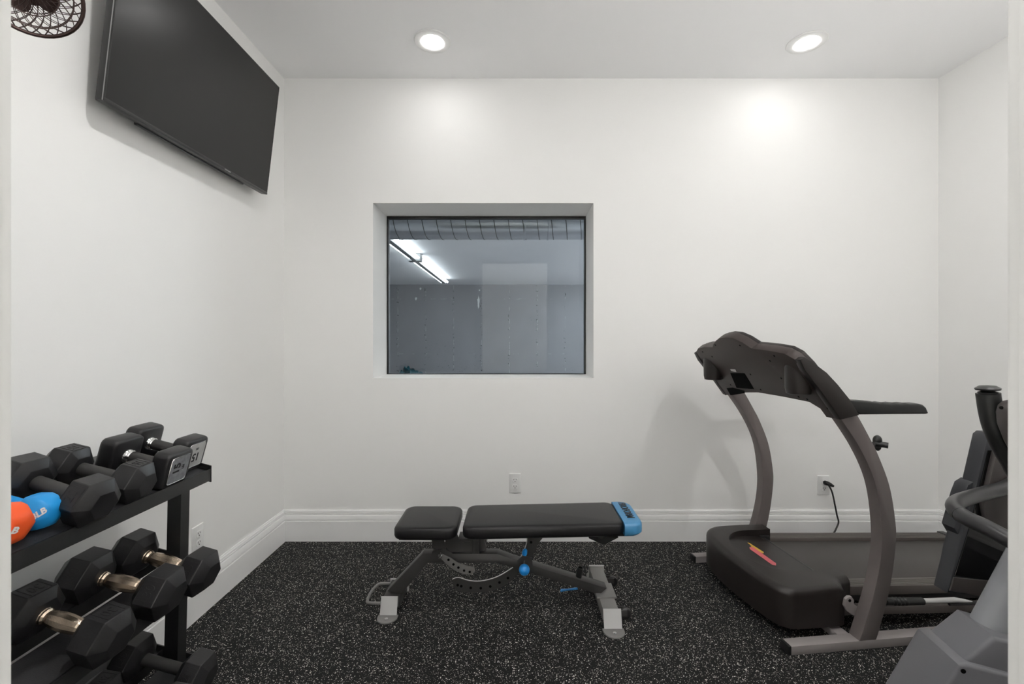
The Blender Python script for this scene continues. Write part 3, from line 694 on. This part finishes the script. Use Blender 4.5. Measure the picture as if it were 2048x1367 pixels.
b.text('PROFORM', 0.046, Matrix.Translation((0.497, 2.045, zt)) @ Matrix.Rotation(-PI / 2, 4, 'Z'), 0.0008, 0.0006, xs=0.85, shear=0.1); tx = b.build('printed_name', 'black_plastic', cap); tx.data.transform(BI)
b = B(); b.box(-0.49, -0.27, 1.92, 2.14, 0.346, 0.354, 0.002); b.build('seat_board', 'black_plastic', bench, BI)
b = B(); b.prism([(-0.20, 0.349), (0.50, 0.364), (0.50, 0.372), (-0.20, 0.357)], 1.92, 2.14, 'XZ'); b.build('back_board', 'black_plastic', bench, BI)
# brackets and plates, all cut from steel sheet standing along the bench
def plates(L, ys, th, nm, m='steel_grey', holes=(), hr=0.006, bev=0.0):
    if len(ys) > 1:
        for y in ys: plates(L, (y,), th, nm, m, holes, hr, bev)
        return
    b = B(); y = ys[0]; b.prism(c4p(L, y), y, y + th, 'XZ', bev, 1)
    if holes:
        b.mi = 1
        for hx, hy in holes:
            x, z = xz(*c4(hx, hy), ys[0]); b.lathe([(hr, -0.0008), (hr, th + 0.0008)], (x, ys[0], z), (0, 1, 0), 12)
    return b.build(nm, [m, 'slot'], bench, BI)
plates([(440, 300), (640, 300), (640, 322), (588, 326), (608, 415), (520, 410), (500, 326), (440, 320)], (1.992, 2.066), 0.005, 'seat_bracket')
plates([(605, 318), (660, 318), (675, 285), (700, 345), (735, 366), (780, 366), (790, 300), (862, 300), (893, 400), (880, 428), (640, 436), (600, 396)], (1.990, 2.068), 0.005, 'pad_bracket')
b = B(); b.prism(c4p([(795, 300), (845, 300), (842, 450), (795, 450)], 1.984), 1.984, 2.08, 'XZ', 0.002, 1); b.prism(c4p([(700, 318), (890, 318), (900, 345), (700, 345)], 2.03), 1.995, 2.07, 'XZ'); b.build('support_post', 'steel_grey', bench, BI)
plates([(512, 428), (598, 412), (652, 445), (650, 475), (600, 500), (500, 500), (500, 450)], (1.990, 2.068), 0.006, 'pivot_plate')
plates([(555, 465), (580, 452), (640, 478), (700, 518), (760, 538), (805, 545), (812, 570), (790, 596), (730, 592), (660, 560), (600, 510)], (1.984,), 0.006, 'seat_arc', 'steel_mid', [(625, 490), (660, 522), (695, 545), (735, 566), (775, 575)], 0.0055)
arc_t = [(1183, 330), (1178, 380), (1150, 450), (1110, 520), (1060, 562), (960, 618), (850, 645), (765, 640), (695, 620), (655, 630)]
arc_b = [(655, 668), (685, 706), (765, 722), (900, 716), (1000, 682), (1062, 640), (1115, 588), (1180, 510), (1230, 440), (1262, 370)]
at_ = [tuple(v) for v in spline([Vector((*p, 0)) for p in arc_t], 4)]; ab_ = [tuple(v) for v in spline([Vector((*p, 0)) for p in arc_b], 4)]
arc = [(p[0], p[1]) for p in at_] + [(p[0], p[1]) for p in ab_] + [(1310, 312), (1310, 300), (1135, 300), (1135, 312), (1175, 316)]
plates(arc, (2.024,), 0.014, 'back_arc', 'steel_grey', [(690, 668), (715, 676), (782, 688), (853, 690), (920, 678), (985, 650), (1045, 618), (1208, 366)], 0.006)
b = B(); b.tube([Vector((*xz(*c4(p[0], p[1]), 2.031)[:1], 2.031, xz(*c4(p[0], p[1]), 2.031)[1])) for p in at_], 0.0045, 6); b.build('arc_edge_glint', 'glint_plaster', bench, BI)  # pale tube paints the highlight along the arc plate's top edge
plates([(1110, 495), (1150, 462), (1215, 478), (1222, 560), (1180, 590), (1120, 560)], (1.994, 2.062), 0.006, 'arc_guide')
plates([(1565, 292), (1825, 284), (1830, 294), (1702, 342)], (1.96, 2.10), 0.005, 'pad_gusset')
b = B(); b.prism(c4p([(1600, 292), (1800, 286), (1702, 336)], 2.03), 1.962, 2.10, 'XZ'); b.build('gusset_block', 'black_plastic', bench, BI)
x, z = xz(*c4(1160, 552), 1.975); b = B(); b.ball((x, 1.965, z), 0.0235); kb = b.build('ball_knob', 'blue_knob', bench, BI)
b = B(); b.tube([(x, 1.975, z + 0.01), (x + 0.001, 1.985, z + 0.03)], 0.006, 10); st = b.build('knob_stem', 'black_plastic', bench, BI)
x, z = xz(*c4(1163, 440), 2.005); b = B(); b.lathe([(0.009, -0.012), (0.012, -0.004), (0.010, 0.012), (0.004, 0.018)], (x, 2.005, z), (0.2, 0, 1), 14); b.build('release_pin', 'blue_knob', bench, BI)
x, z = xz(*c4(565, 468), 1.975); b = B(); b.lathe([(0.010, 0), (0.010, 0.006), (0.006, 0.008), (0.006, 0.016)], (x, 1.984, z), (0, -1, 0), 14); b.tube([(x + 0.004, 1.97, z + 0.025), (x, 1.968, z)], 0.0045, 8); b.build('seat_pin', 'chrome', bench, BI)
x0, z0 = xz(*c4(1557, 545), YC); x1, z1 = xz(*c4(1538, 622), YC)
b = B(); b.tube([(x1, YC, z1 - 0.01), (x0, YC, z0)], 0.0135, 16); b.mi = 1; b.tube([(x0 - 0.0005, YC, z0 - 0.002), (x0, YC, z0 + 0.0006)], 0.0105, 14); b.build('leg_socket', ['black_plastic', 'slot'], bench, BI)
p0, p1 = at(*c4(1420, 706), 2.12), at(*c4(1535, 692), 2.09); b = B(); b.tube([p0, p0.lerp(p1, .4), p1], [0.010, 0.006, 0.008], 10, flat=0.6); b.build('pull_pin', 'blue_knob', bench, BI)

# ------------------------------------------------------------------ treadmill (built in its own frame: u along, v across, z up)
TH = R(6.5); P0 = Vector((1.038, 1.718, 0)); cu_, su_ = math.cos(TH), math.sin(TH)
tm = thing('treadmill', 'dark brown treadmill with curved uprights beside the right wall', 'treadmill', P0, (0, 0, TH))
def loc(p): d = p - P0; return Vector((cu_ * d.x + su_ * d.y, -su_ * d.x + cu_ * d.y, p.z))
def onv(px, py, v):        # pixel -> (u, z) on the plane v = const
    d = ray(px, py); k = -su_ * d.x + cu_ * d.y; t = (v + (-su_ * P0.x + cu_ * P0.y)) / k
    q = loc(Vector((0, 0, H)) + d * t); return (q.x, q.z)
def onz(px, py, z):
    d = ray(px, py); q = loc(Vector((0, 0, H)) + d * ((z - H) / d.z)); return (q.x, q.y)
PB, PT = Vector((0.200, 0, 0.886)), Vector((0.020, 0, 1.123)); W = (PT - PB).normalized(); PN = Vector((W.z, 0, -W.x))  # PN: towards the runner
def onc(px, py):           # pixel -> (v, s) on the console back plane
    o = loc(Vector((0, 0, H))); d0 = ray(px, py); d = Vector((cu_ * d0.x + su_ * d0.y, -su_ * d0.x + cu_ * d0.y, d0.z))
    t = (PB - o).dot(PN) / d.dot(PN); q = o + d * t; return (q.y, (q - PB).dot(W))
CM = Matrix(((0, W.x, PN.x, PB.x), (1, 0, 0, 0), (0, W.z, PN.z, PB.z), (0, 0, 0, 1)))   # (v, s, n) -> local
def k5(x, y): return (1360 + x / 3.793, 640 + y / 3.793)
def k6(x, y): return (1360 + x / 3.413, 940 + y / 3.413)
VB = 0.755
# base rails
for v0, v1, nm in ((0.0, 0.048, 0), (VB - 0.045, VB, 1)):
    b = B(); b.box(0.004, 0.78, v0, v1, 0, 0.034, 0.002); r_ = b.build('base_rail', 'taupe_light', tm)
    b = B(); b.box(-0.004, 0.006, v0 - 0.001, v1 + 0.001, 0, 0.035, 0.002); b.build('rail_cap', 'black_plastic', r_)
b = B(); b.box(0.24, 0.29, 0.045, VB - 0.043, 0.004, 0.032, 0.002); b.build('cross_member', 'taupe_light', tm)
# uprights
mid = [k6(1225, 1170), k6(1330, 820), k6(1375, 560), k6(1372, 330), k6(1330, 80), k5(1370, 980), k5(1225, 755), k5(1120, 620)]
rgt = [k6(1340, 1165), k6(1432, 820), k6(1475, 500), k6(1470, 330), k6(1430, 100), k5(1500, 1010), k5(1440, 890), k5(1350, 725), k5(1260, 590)]
def curve_uv(L):
    P = sorted([onv(*p, 0.0) for p in L], key=lambda p: p[1]); return [(v.x, v.y) for v in spline([Vector((p[0], p[1], 0)) for p in P], 5)]
cl, cr = curve_uv(mid), curve_uv(rgt)
cl[0] = (cl[0][0], 0.033); cr[0] = (cr[0][0], 0.033)
up = cl + cr[::-1]
for v0 in (0.0, VB - 0.05):
    b = B(); b.prism(up, v0, v0 + 0.05, 'XZ', 0.0025, 2); b.build('upright', 'taupe', tm)
# console
out = [(120, 240), (133, 217), (180, 204), (244, 204), (250, 182), (268, 158), (300, 137), (345, 130), (400, 136), (470, 168), (540, 215), (680, 232), (790, 254), (865, 296), (950, 385), (1050, 515), (1140, 640), (1222, 752), (1150, 745), (1108, 735), (1062, 672), (980, 622), (780, 582), (575, 547), (470, 552), (340, 572), (250, 430), (170, 325)]
b = B(); b.prism([onc(*k5(*p)) for p in out], 0.0, 0.040, 'XY', 0.004, 2, Mx=CM); con = b.build('console', 'brown_panel', tm)
oc = [onc(*k5(*p)) for p in out]; cvm = sum(p[0] for p in oc) / len(oc); csm = sum(p[1] for p in oc) / len(oc)
b = B(); b.prism([(cvm + (p[0] - cvm) * 0.985, csm + (p[1] - csm) * 0.97) for p in oc], 0.038, 0.058, 'XY', 0.006, 3, Mx=CM); b.build('console_front', 'brown', con)
# side sleeves
slo = [(1362, 720), (1290, 600), (1200, 488), (1115, 397), (1000, 310), (945, 278), (912, 300), (950, 380), (1080, 552), (1222, 755)]
sl = [onv(*k5(*p), -0.018) for p in slo]
for v0 in (-0.018, VB - 0.014):
    b = B(); b.prism(sl, v0, v0 + 0.032, 'XZ', 0.003, 2); b.build('side_sleeve', 'brown', tm)
# handles
hd = [(1290, 606), (1400, 612), (1500, 622), (1520, 628), (1545, 624), (1600, 631), (1630, 627), (1680, 633), (1715, 629), (1760, 635), (1815, 633), (1850, 642), (1874, 664), (1892, 706), (1875, 713), (1600, 715), (1370, 717), (1320, 690)]
hp = [onv(*k5(*p), -0.002) for p in hd]
for v0 in (-0.002, VB - 0.046):
    b = B(); b.prism(hp, v0, v0 + 0.048, 'XZ', 0.010, 3); b.build('handrail', 'grip', tm)
# cup holders
for v0 in (0.072, 0.690):
    b = B(); b.lathe([(0.036, 0.978), (0.043, 0.980), (0.047, 1.0), (0.049, 1.10)], (0.092, v0, 0), (0, 0, 1), 28); b.mi = 1; b.lathe([(0.030, 0.9775), (0.036, 0.9775)], (0.092, v0, 0), (0, 0, 1), 24)
    b.build('cup_holder', ['brown', 'slot'], con)
b = B(); b.prism([onc(*k5(*p)) for p in ((382, 400), (490, 402), (562, 522), (430, 512))], -0.001, 0.01, 'XY', Mx=CM); b.build('battery_opening', 'slot', con)
b = B(); b.prism([onc(*k5(*p)) for p in ((355, 515), (400, 512), (490, 535), (490, 552), (385, 568))], -0.0015, 0.01, 'XY', Mx=CM); b.build('joint_opening', 'slot', con)
b = B(); b.prism([onc(*k5(*p)) for p in ((383, 371), (420, 372), (430, 392), (390, 384))], -0.0015, 0.001, 'XY', Mx=CM); b.build('small_sticker', 'sticker_white', con)
for p in ((268, 188), (455, 192), (715, 270), (683, 308), (535, 410), (768, 440), (612, 526), (900, 580), (1120, 668), (172, 240), (385, 490), (310, 517), (965, 598), (244, 276)):
    v_, s_ = onc(*k5(*p)); b = B(); b.lathe([(0.0045, -0.0008), (0.0045, 0.003)], (0, 0, 0), (0, 0, 1), 10, Mx=CM @ Matrix.Translation((v_, s_, 0))); b.build('screw_hole', 'slot', con)
# tension knob on the near upright
u_, z_ = onv(*k5(1490, 935), 0.025)
b = B(); b.ball((u_ + 0.004, 0.025, z_ + 0.012), 0.017, (1.0, 0.8, 1.25)); b.ball((u_ + 0.006, 0.025, z_ - 0.014), 0.012, (1.0, 0.8, 1.2)); b.tube([(u_ - 0.012, 0.025, z_), (u_ + 0.02, 0.015, z_ - 0.003), (u_ + 0.03, 0.004, z_ - 0.004)], [0.012, 0.011, 0.0115], 14)
b.build('lock_knob', 'black_plastic', tm)
# motor hood: rim (open to the rear) and lower inner panel
arcp = []
oh = [(0.375, 0.135), (0.335, 0.132), (0.312, 0.110), (0.300, 0.082), (0.28, 0.076), (0.10, 0.075), (0.055, 0.090), (0.025, 0.13), (0.004, 0.25), (-0.010, 0.385), (-0.006, 0.50), (0.006, 0.59), (0.035, 0.655), (0.085, 0.690), (0.16, 0.702), (0.36, 0.700)]
os_ = oh[:4] + [(v.x, v.y) for v in spline([Vector((*p, 0)) for p in oh[4:]], 5)]
ins = [(0.36, 0.612), (0.30, 0.612), (0.22, 0.615), (0.155, 0.600), (0.10, 0.555), (0.066, 0.49), (0.052, 0.42), (0.056, 0.33), (0.085, 0.265), (0.15, 0.225), (0.22, 0.212), (0.30, 0.208), (0.375, 0.208)]
is_ = [ins[0]] + [(v.x, v.y) for v in spline([Vector((*p, 0)) for p in ins[1:-1]], 4)] + [ins[-1]]
t = bmesh.new(); poly = os_ + is_; n = len(poly); no = len(os_)
lo = [t.verts.new((p[0], p[1], 0.045)) for p in poly]; hi = [t.verts.new((p[0], p[1], 0.205 - 0.012 * max(0, 0.5 - p[1]))) for p in poly]
fl_ = t.faces.new(lo[::-1]); fh_ = t.faces.new(hi)
for i in range(n): t.faces.new((lo[i], lo[(i + 1) % n], hi[(i + 1) % n], hi[i]))
bmesh.ops.recalc_face_normals(t, faces=t.faces[:])
oe = [e for e in fh_.edges if {e.verts[0], e.verts[1]} <= set(hi[:no])]
bmesh.ops.bevel(t, geom=oe, offset=0.030, segments=5, affect='EDGES', profile=0.5, clamp_overlap=True)
b = B(); b._merge(t); hood = b.build('motor_hood', 'brown', tm, ang=40)
def zin(u): return 0.192 - 0.10 * max(0, u - 0.06)
pin = [p for p in is_ if p[0] < 0.315] 
pin = [(0.315, 0.614)] + pin + [(0.315, 0.2065)]
b = B(); tt = bmesh.new(); lo = [tt.verts.new((p[0], p[1], 0.06)) for p in pin]; hi = [tt.verts.new((p[0], p[1], zin(p[0]))) for p in pin]; n = len(pin)
tt.faces.new(lo); tt.faces.new(hi)
for i in range(n): tt.faces.new((lo[i], lo[(i + 1) % n], hi[(i + 1) % n], hi[i]))
bmesh.ops.recalc_face_normals(tt, faces=tt.faces[:]); b._merge(tt); b.build('hood_panel', 'brown', hood)
b = B()
for pts_, mi in (([(460, 490), (472, 490), (572, 552), (568, 564)], 0), ([(478, 512), (490, 512), (560, 556), (556, 562)], 0), ([(474, 524), (500, 522), (655, 630), (656, 648), (630, 646), (478, 540)], 1)):
    q = [onz(*k6(*p), 0.183) for p in pts_]; b.mi = mi
    tt = bmesh.new(); lo = [tt.verts.new((p[0], p[1], zin(p[0]) + 0.0003 + 0.0003 * mi)) for p in q]; hi = [tt.verts.new((p[0], p[1], zin(p[0]) + 0.001 + 0.0003 * mi)) for p in q]; n = len(q)
    tt.faces.new(lo); tt.faces.new(hi)
    for i in range(n): tt.faces.new((lo[i], lo[(i + 1) % n], hi[(i + 1) % n], hi[i]))
    bmesh.ops.recalc_face_normals(tt, faces=tt.faces[:]); b._merge(tt)
b.build('warning_sticker', ['yellow', 'pink'], hood)
# deck, sloping down to the rear
def slope(o): 
    for v in o.data.vertices: v.co.z -= 0.052 * (v.co.x - 0.30) / 1.14
    return o
UE = 1.415
b = B(); b.box(0.30, UE - 0.02, 0.205, 0.600, 0.130, 0.152, 0.006); slope(b.build('belt', 'belt', tm))
b = B(); b.tube([(0.318, 0.205, 0.146), (0.318, 0.60, 0.146)], 0.022, 16); b.build('front_roller', 'black_plastic', tm)
for v0, v1 in ((0.140, 0.203), (0.602, 0.668)):
    b = B(); b.box(0.33, UE, v0, v1, 0.128, 0.166, 0.003)
    for k in range(5): b.box(0.34, UE - 0.01, v0 + 0.008 + 0.010 * k, v0 + 0.013 + 0.010 * k, 0.165, 0.1675)
    r_ = slope(b.build('foot_rail', 'rail', tm))
    b = B(); b.box(UE - 0.012, UE + 0.03, v0 - 0.004, v1 + 0.004, 0.10, 0.172, 0.005); slope(b.build('end_cap', 'black_plastic', tm))
    b = B(); b.box(0.30, 0.352, v0 - 0.003, v1 + 0.003, 0.12, 0.178, 0.004); slope(b.build('rail_clip', 'black_plastic', tm))
b = B(); b.box(0.32, UE - 0.01, 0.15, 0.66, 0.10, 0.128, 0.003); slope(b.build('deck_board', 'black_plastic', tm))
for v0 in (0.112, 0.655): b = B(); b.box(0.33, UE - 0.05, v0, v0 + 0.035, 0.062, 0.094, 0.003); slope(b.build('frame_tube', 'taupe', tm))
for v0 in (0.16, 0.62): b = B(); b.lathe([(0.006, -0.02), (0.028, -0.02), (0.030, -0.01), (0.030, 0.01), (0.028, 0.02), (0.006, 0.02)], (UE - 0.06, v0, 0.030), (0, 1, 0), 20); b.build('rear_foot', 'black_plastic', tm)
# gas strut with foam grip, and hook at the upright
pa, pb_, pc_, pd_ = [Vector((q[0], 0.098, q[1])) for q in (onv(*k6(1400, 894), 0.098), onv(*k6(1660, 892), 0.098), onv(*k6(1880, 884), 0.098), onv(*k6(1992, 896), 0.098))]
b = B(); nn = 40
pts = [pa.lerp(pb_, k / nn) for k in range(nn + 1)]; rr = [0.0145 + (0.0018 * math.sin(k * 1.6) if 6 < k < 22 else 0) for k in range(nn + 1)]; rr[-1] = 0.011
b.tube(pts, rr, 16); b.build('strut_grip', 'grip', tm)
b = B(); b.tube([pb_, pc_, pc_.lerp(pd_, .6), pd_], [0.0105, 0.0105, 0.007, 0.003], 14); b.build('strut_rod', 'steel_light', tm)
b = B(); b.tube([pc_ + Vector((-0.03, 0, -0.016)), pd_ + Vector((0.02, 0, -0.006))], [0.006, 0.008], 8); b.build('strut_clevis', 'black_plastic', tm)
hk = [(1130, 880), (1150, 862), (1172, 862), (1188, 885), (1186, 912), (1215, 932), (1212, 1000), (1180, 990), (1142, 962), (1122, 925)]
b = B(); b.prism([onv(*k6(*p), 0.058) for p in hk], 0.056, 0.070, 'XZ', 0.003, 2); b.mi = 1
u_, z_ = onv(*k6(1158, 888), 0.056); b.lathe([(0.006, -0.001), (0.006, 0.001)], (u_, 0.0555, z_), (0, 1, 0), 12); b.build('latch_hook', ['taupe_light', 'slot'], tm)

# ------------------------------------------------------------------ elliptical machine at the right edge
el = thing('elliptical_machine', 'grey elliptical machine with curved handlebar, partly hidden by the right door jamb', 'exercise machine', (1.3, 1.28, 0))
EI = winv(el)
EM = Matrix.Translation((1.17, 1.2, 0)) @ Matrix.Rotation(R(-10), 4, 'Z')
b = B(); b.prism([(-0.165, 0), (0.0, 0.338), (0.022, 0.343), (0.12, 0.325), (0.50, 0.235), (0.50, 0)], 0, 0.160, 'XZ', 0.010, 3, Mx=EM)
b.build('base_shroud', 'grey_shell', el, EI)
b = B(); b.prism([(0.018, 0.330), (0.026, 0.3445), (0.092, 0.412), (0.13, 0.404), (0.40, 0.34), (0.40, 0.25), (0.1, 0.30)], 0.014, 0.146, 'XZ', 0.010, 3, Mx=EM)
b.build('upper_cover', 'grey_shell', el, EI)
p0 = at(1972, 1262, 1.27); d = (at(2040, 1135, 1.27) - p0).normalized()
b = B(); b.tube([p0 - d * 0.03, p0 + d * 0.85], 0.040, 28); b.build('mast', 'grey_mast', el, EI)
b = B(); x, z = xz(*(1780 + 848 / 5.77, 1130 + 1222 / 5.77), 1.197); q = EM.inverted() @ Vector((x, 1.197, z)); b.lathe([(0.006, -0.001), (0.006, 0.002)], (q.x, -0.0005, q.z), (0, 1, 0), 14, Mx=EM); b.build('screw_hole', 'slot', el, EI)
hb = [(2110, 915, 1.60), (2050, 952, 1.52), (2011, 974, 1.46), (1975, 984, 1.43), (1940, 994, 1.39), (1915, 1003, 1.34), (1910, 1016, 1.28), (1930, 1034, 1.225), (1968, 1052, 1.175), (2030, 1085, 1.115), (2090, 1116, 1.07)]
pts = spline([at(*p) for p in hb], 8)
b = B(); b.tube(pts, 0.0205, 20); b.build('handlebar', 'bar', el, EI)
pj = pts[54]; b = B(); dd = (pts[55] - pts[53]).normalized(); b.lathe([(0.0206, -0.0012), (0.0212, 0), (0.0206, 0.0012)], pj, dd, 24); b.build('grip_seam', 'black_plastic', el, EI)
ap = [(1976, 786, 1.05), (1981, 820, 1.05), (1989, 852, 1.05), (2003, 885, 1.055), (2022, 920, 1.06), (2075, 1010, 1.08), (2150, 1150, 1.10)]
pts = spline([at(*p) for p in ap], 6); b = B(); b.tube(pts, 0.0215, 20); arm = b.build('swing_arm', 'grip', el, EI)
c = at(1976, 786, 1.05); b = B(); b.lathe([(0.017, -0.002), (0.0175, 0.003), (0.010, 0.006), (0.0215, 0.008), (0.0225, 0.0115), (0.015, 0.017), (0, 0.0185)], c, (-0.06, 0, 1), 28); cp_ = b.build('arm_cap', 'black_plastic', arm); cp_.data.transform(EI)
# tall slanted tower with gloss panel
Yt = 1.515
def tw6(x, y): return xz(x, y, Yt)
tower = [(1895, 1185), (1909, 1130), (1915, 1100), (1930, 1049), (1941, 1010), (1952, 974), (1975.6, 872), (1983, 866), (2080, 866), (2060, 1215), (1944, 1190)]
b = B(); b.prism([tw6(*p) for p in tower], Yt, Yt + 0.052, 'XZ', 0.004, 2); tw_o = b.build('tower_panel', 'slate', el, EI)
bump = [(1949, 962), (1936, 970), (1928, 990), (1913, 1042), (1909, 1056), (1919, 1073), (1925, 1075), (1950, 1040), (1965, 980)]
b = B(); b.prism([xz(px_, py_, Yt + 0.012) for px_, py_ in bump], Yt + 0.012, Yt + 0.060, 'XZ', 0.003, 2); b.build('tower_bracket', 'slate', el, EI)
gl = [(1908, 1150), (1940, 1046), (1957, 978), (1975, 900), (2068, 900), (2052, 1168)]
b = B(); b.prism([tw6(*p) for p in gl], Yt - 0.003, Yt + 0.004, 'XZ', 0.001, 1); g_ = b.build('gloss_panel', 'gloss', tw_o); g_.data.transform(EI)
gs = [(1996, 893), (1992, 905), (1967, 1010), (1975, 1052), (2066, 1085), (2078, 893)]
b = B(); b.prism([xz(px_, py_, Yt - 0.02) for px_, py_ in gs], Yt - 0.022, Yt - 0.002, 'XZ', 0.006, 2); g_ = b.build('tower_cover', 'grey_taupe', tw_o); g_.data.transform(EI)
lowp = [(1898, 1180), (1906, 1153), (1980, 1160), (2052, 1170), (2056, 1205), (1944, 1188)]
b = B(); b.prism([tw6(*p) for p in lowp], Yt - 0.004, Yt + 0.004, 'XZ', 0.001, 1); g_ = b.build('lower_trim', 'grey_taupe', tw_o); g_.data.transform(EI)
# console shell corner
cs = [(1988, 822), (1992, 808), (2002, 800), (2016, 797), (2090, 797), (2090, 920), (2022, 912), (2004, 880), (1990, 845)]
b = B(); b.prism([xz(px_, py_, 1.025) for px_, py_ in cs], 0.99, 1.025, 'XZ', 0.006, 3); sh = b.build('console_shell', 'grey_taupe', el, EI)
x, z = xz(2003, 815, 0.99); b = B(); b.lathe([(0.0035, -0.001), (0.0035, 0.002)], (x, 0.99, z), (0, 1, 0), 10); q_ = b.build('screw_hole', 'slot', sh); q_.data.transform(EI)
b = B(); b.tube([at(2075, 880, 1.03), at(2100, 1000, 1.15), at(2090, 1080, 1.24)], 0.02, 14); b.build('console_stem', 'black_plastic', el, EI)
b = B(); b.box(1.625, 1.72, 1.24, 1.54, 0.20, 0.45, 0.008); b.build('tower_mount', 'slate', el, EI)
b = B(); b.box(1.60, 1.70, 1.02, 1.42, 0, 0.05, 0.006); b.build('stabiliser', 'grey_shell', el, EI)

# ------------------------------------------------------------------ camera, world, colour
cam = bpy.data.cameras.new('camera'); co = bpy.data.objects.new('camera', cam); COL.objects.link(co)
cam.sensor_width = 36; cam.lens = 36 * F / 2048; co.location = (0, 0, H); co.rotation_euler = (PI / 2, 0, 0)
cam.shift_x = -(VX - 1024) / 2048; cam.shift_y = -(683.5 - VY) / 2048
cam.clip_start = 0.02
cam.dof.use_dof = True; cam.dof.focus_distance = 2.2; cam.dof.aperture_fstop = 13
SC.camera = co
w = bpy.data.worlds.new('World'); SC.world = w; w.use_nodes = True
w.node_tree.nodes['Background'].inputs[0].default_value = (0.02, 0.02, 0.02, 1)
SC.view_settings.view_transform = 'Standard'; SC.view_settings.look = 'None'; SC.view_settings.gamma = 1; SC.view_settings.use_curve_mapping = False
SC.view_settings.exposure = 0.46
SC.cycles.max_bounces = 10; SC.cycles.diffuse_bounces = 6; SC.cycles.transparent_max_bounces = 12; SC.cycles.use_denoising = True
SC.cycles.sample_clamp_indirect = 8
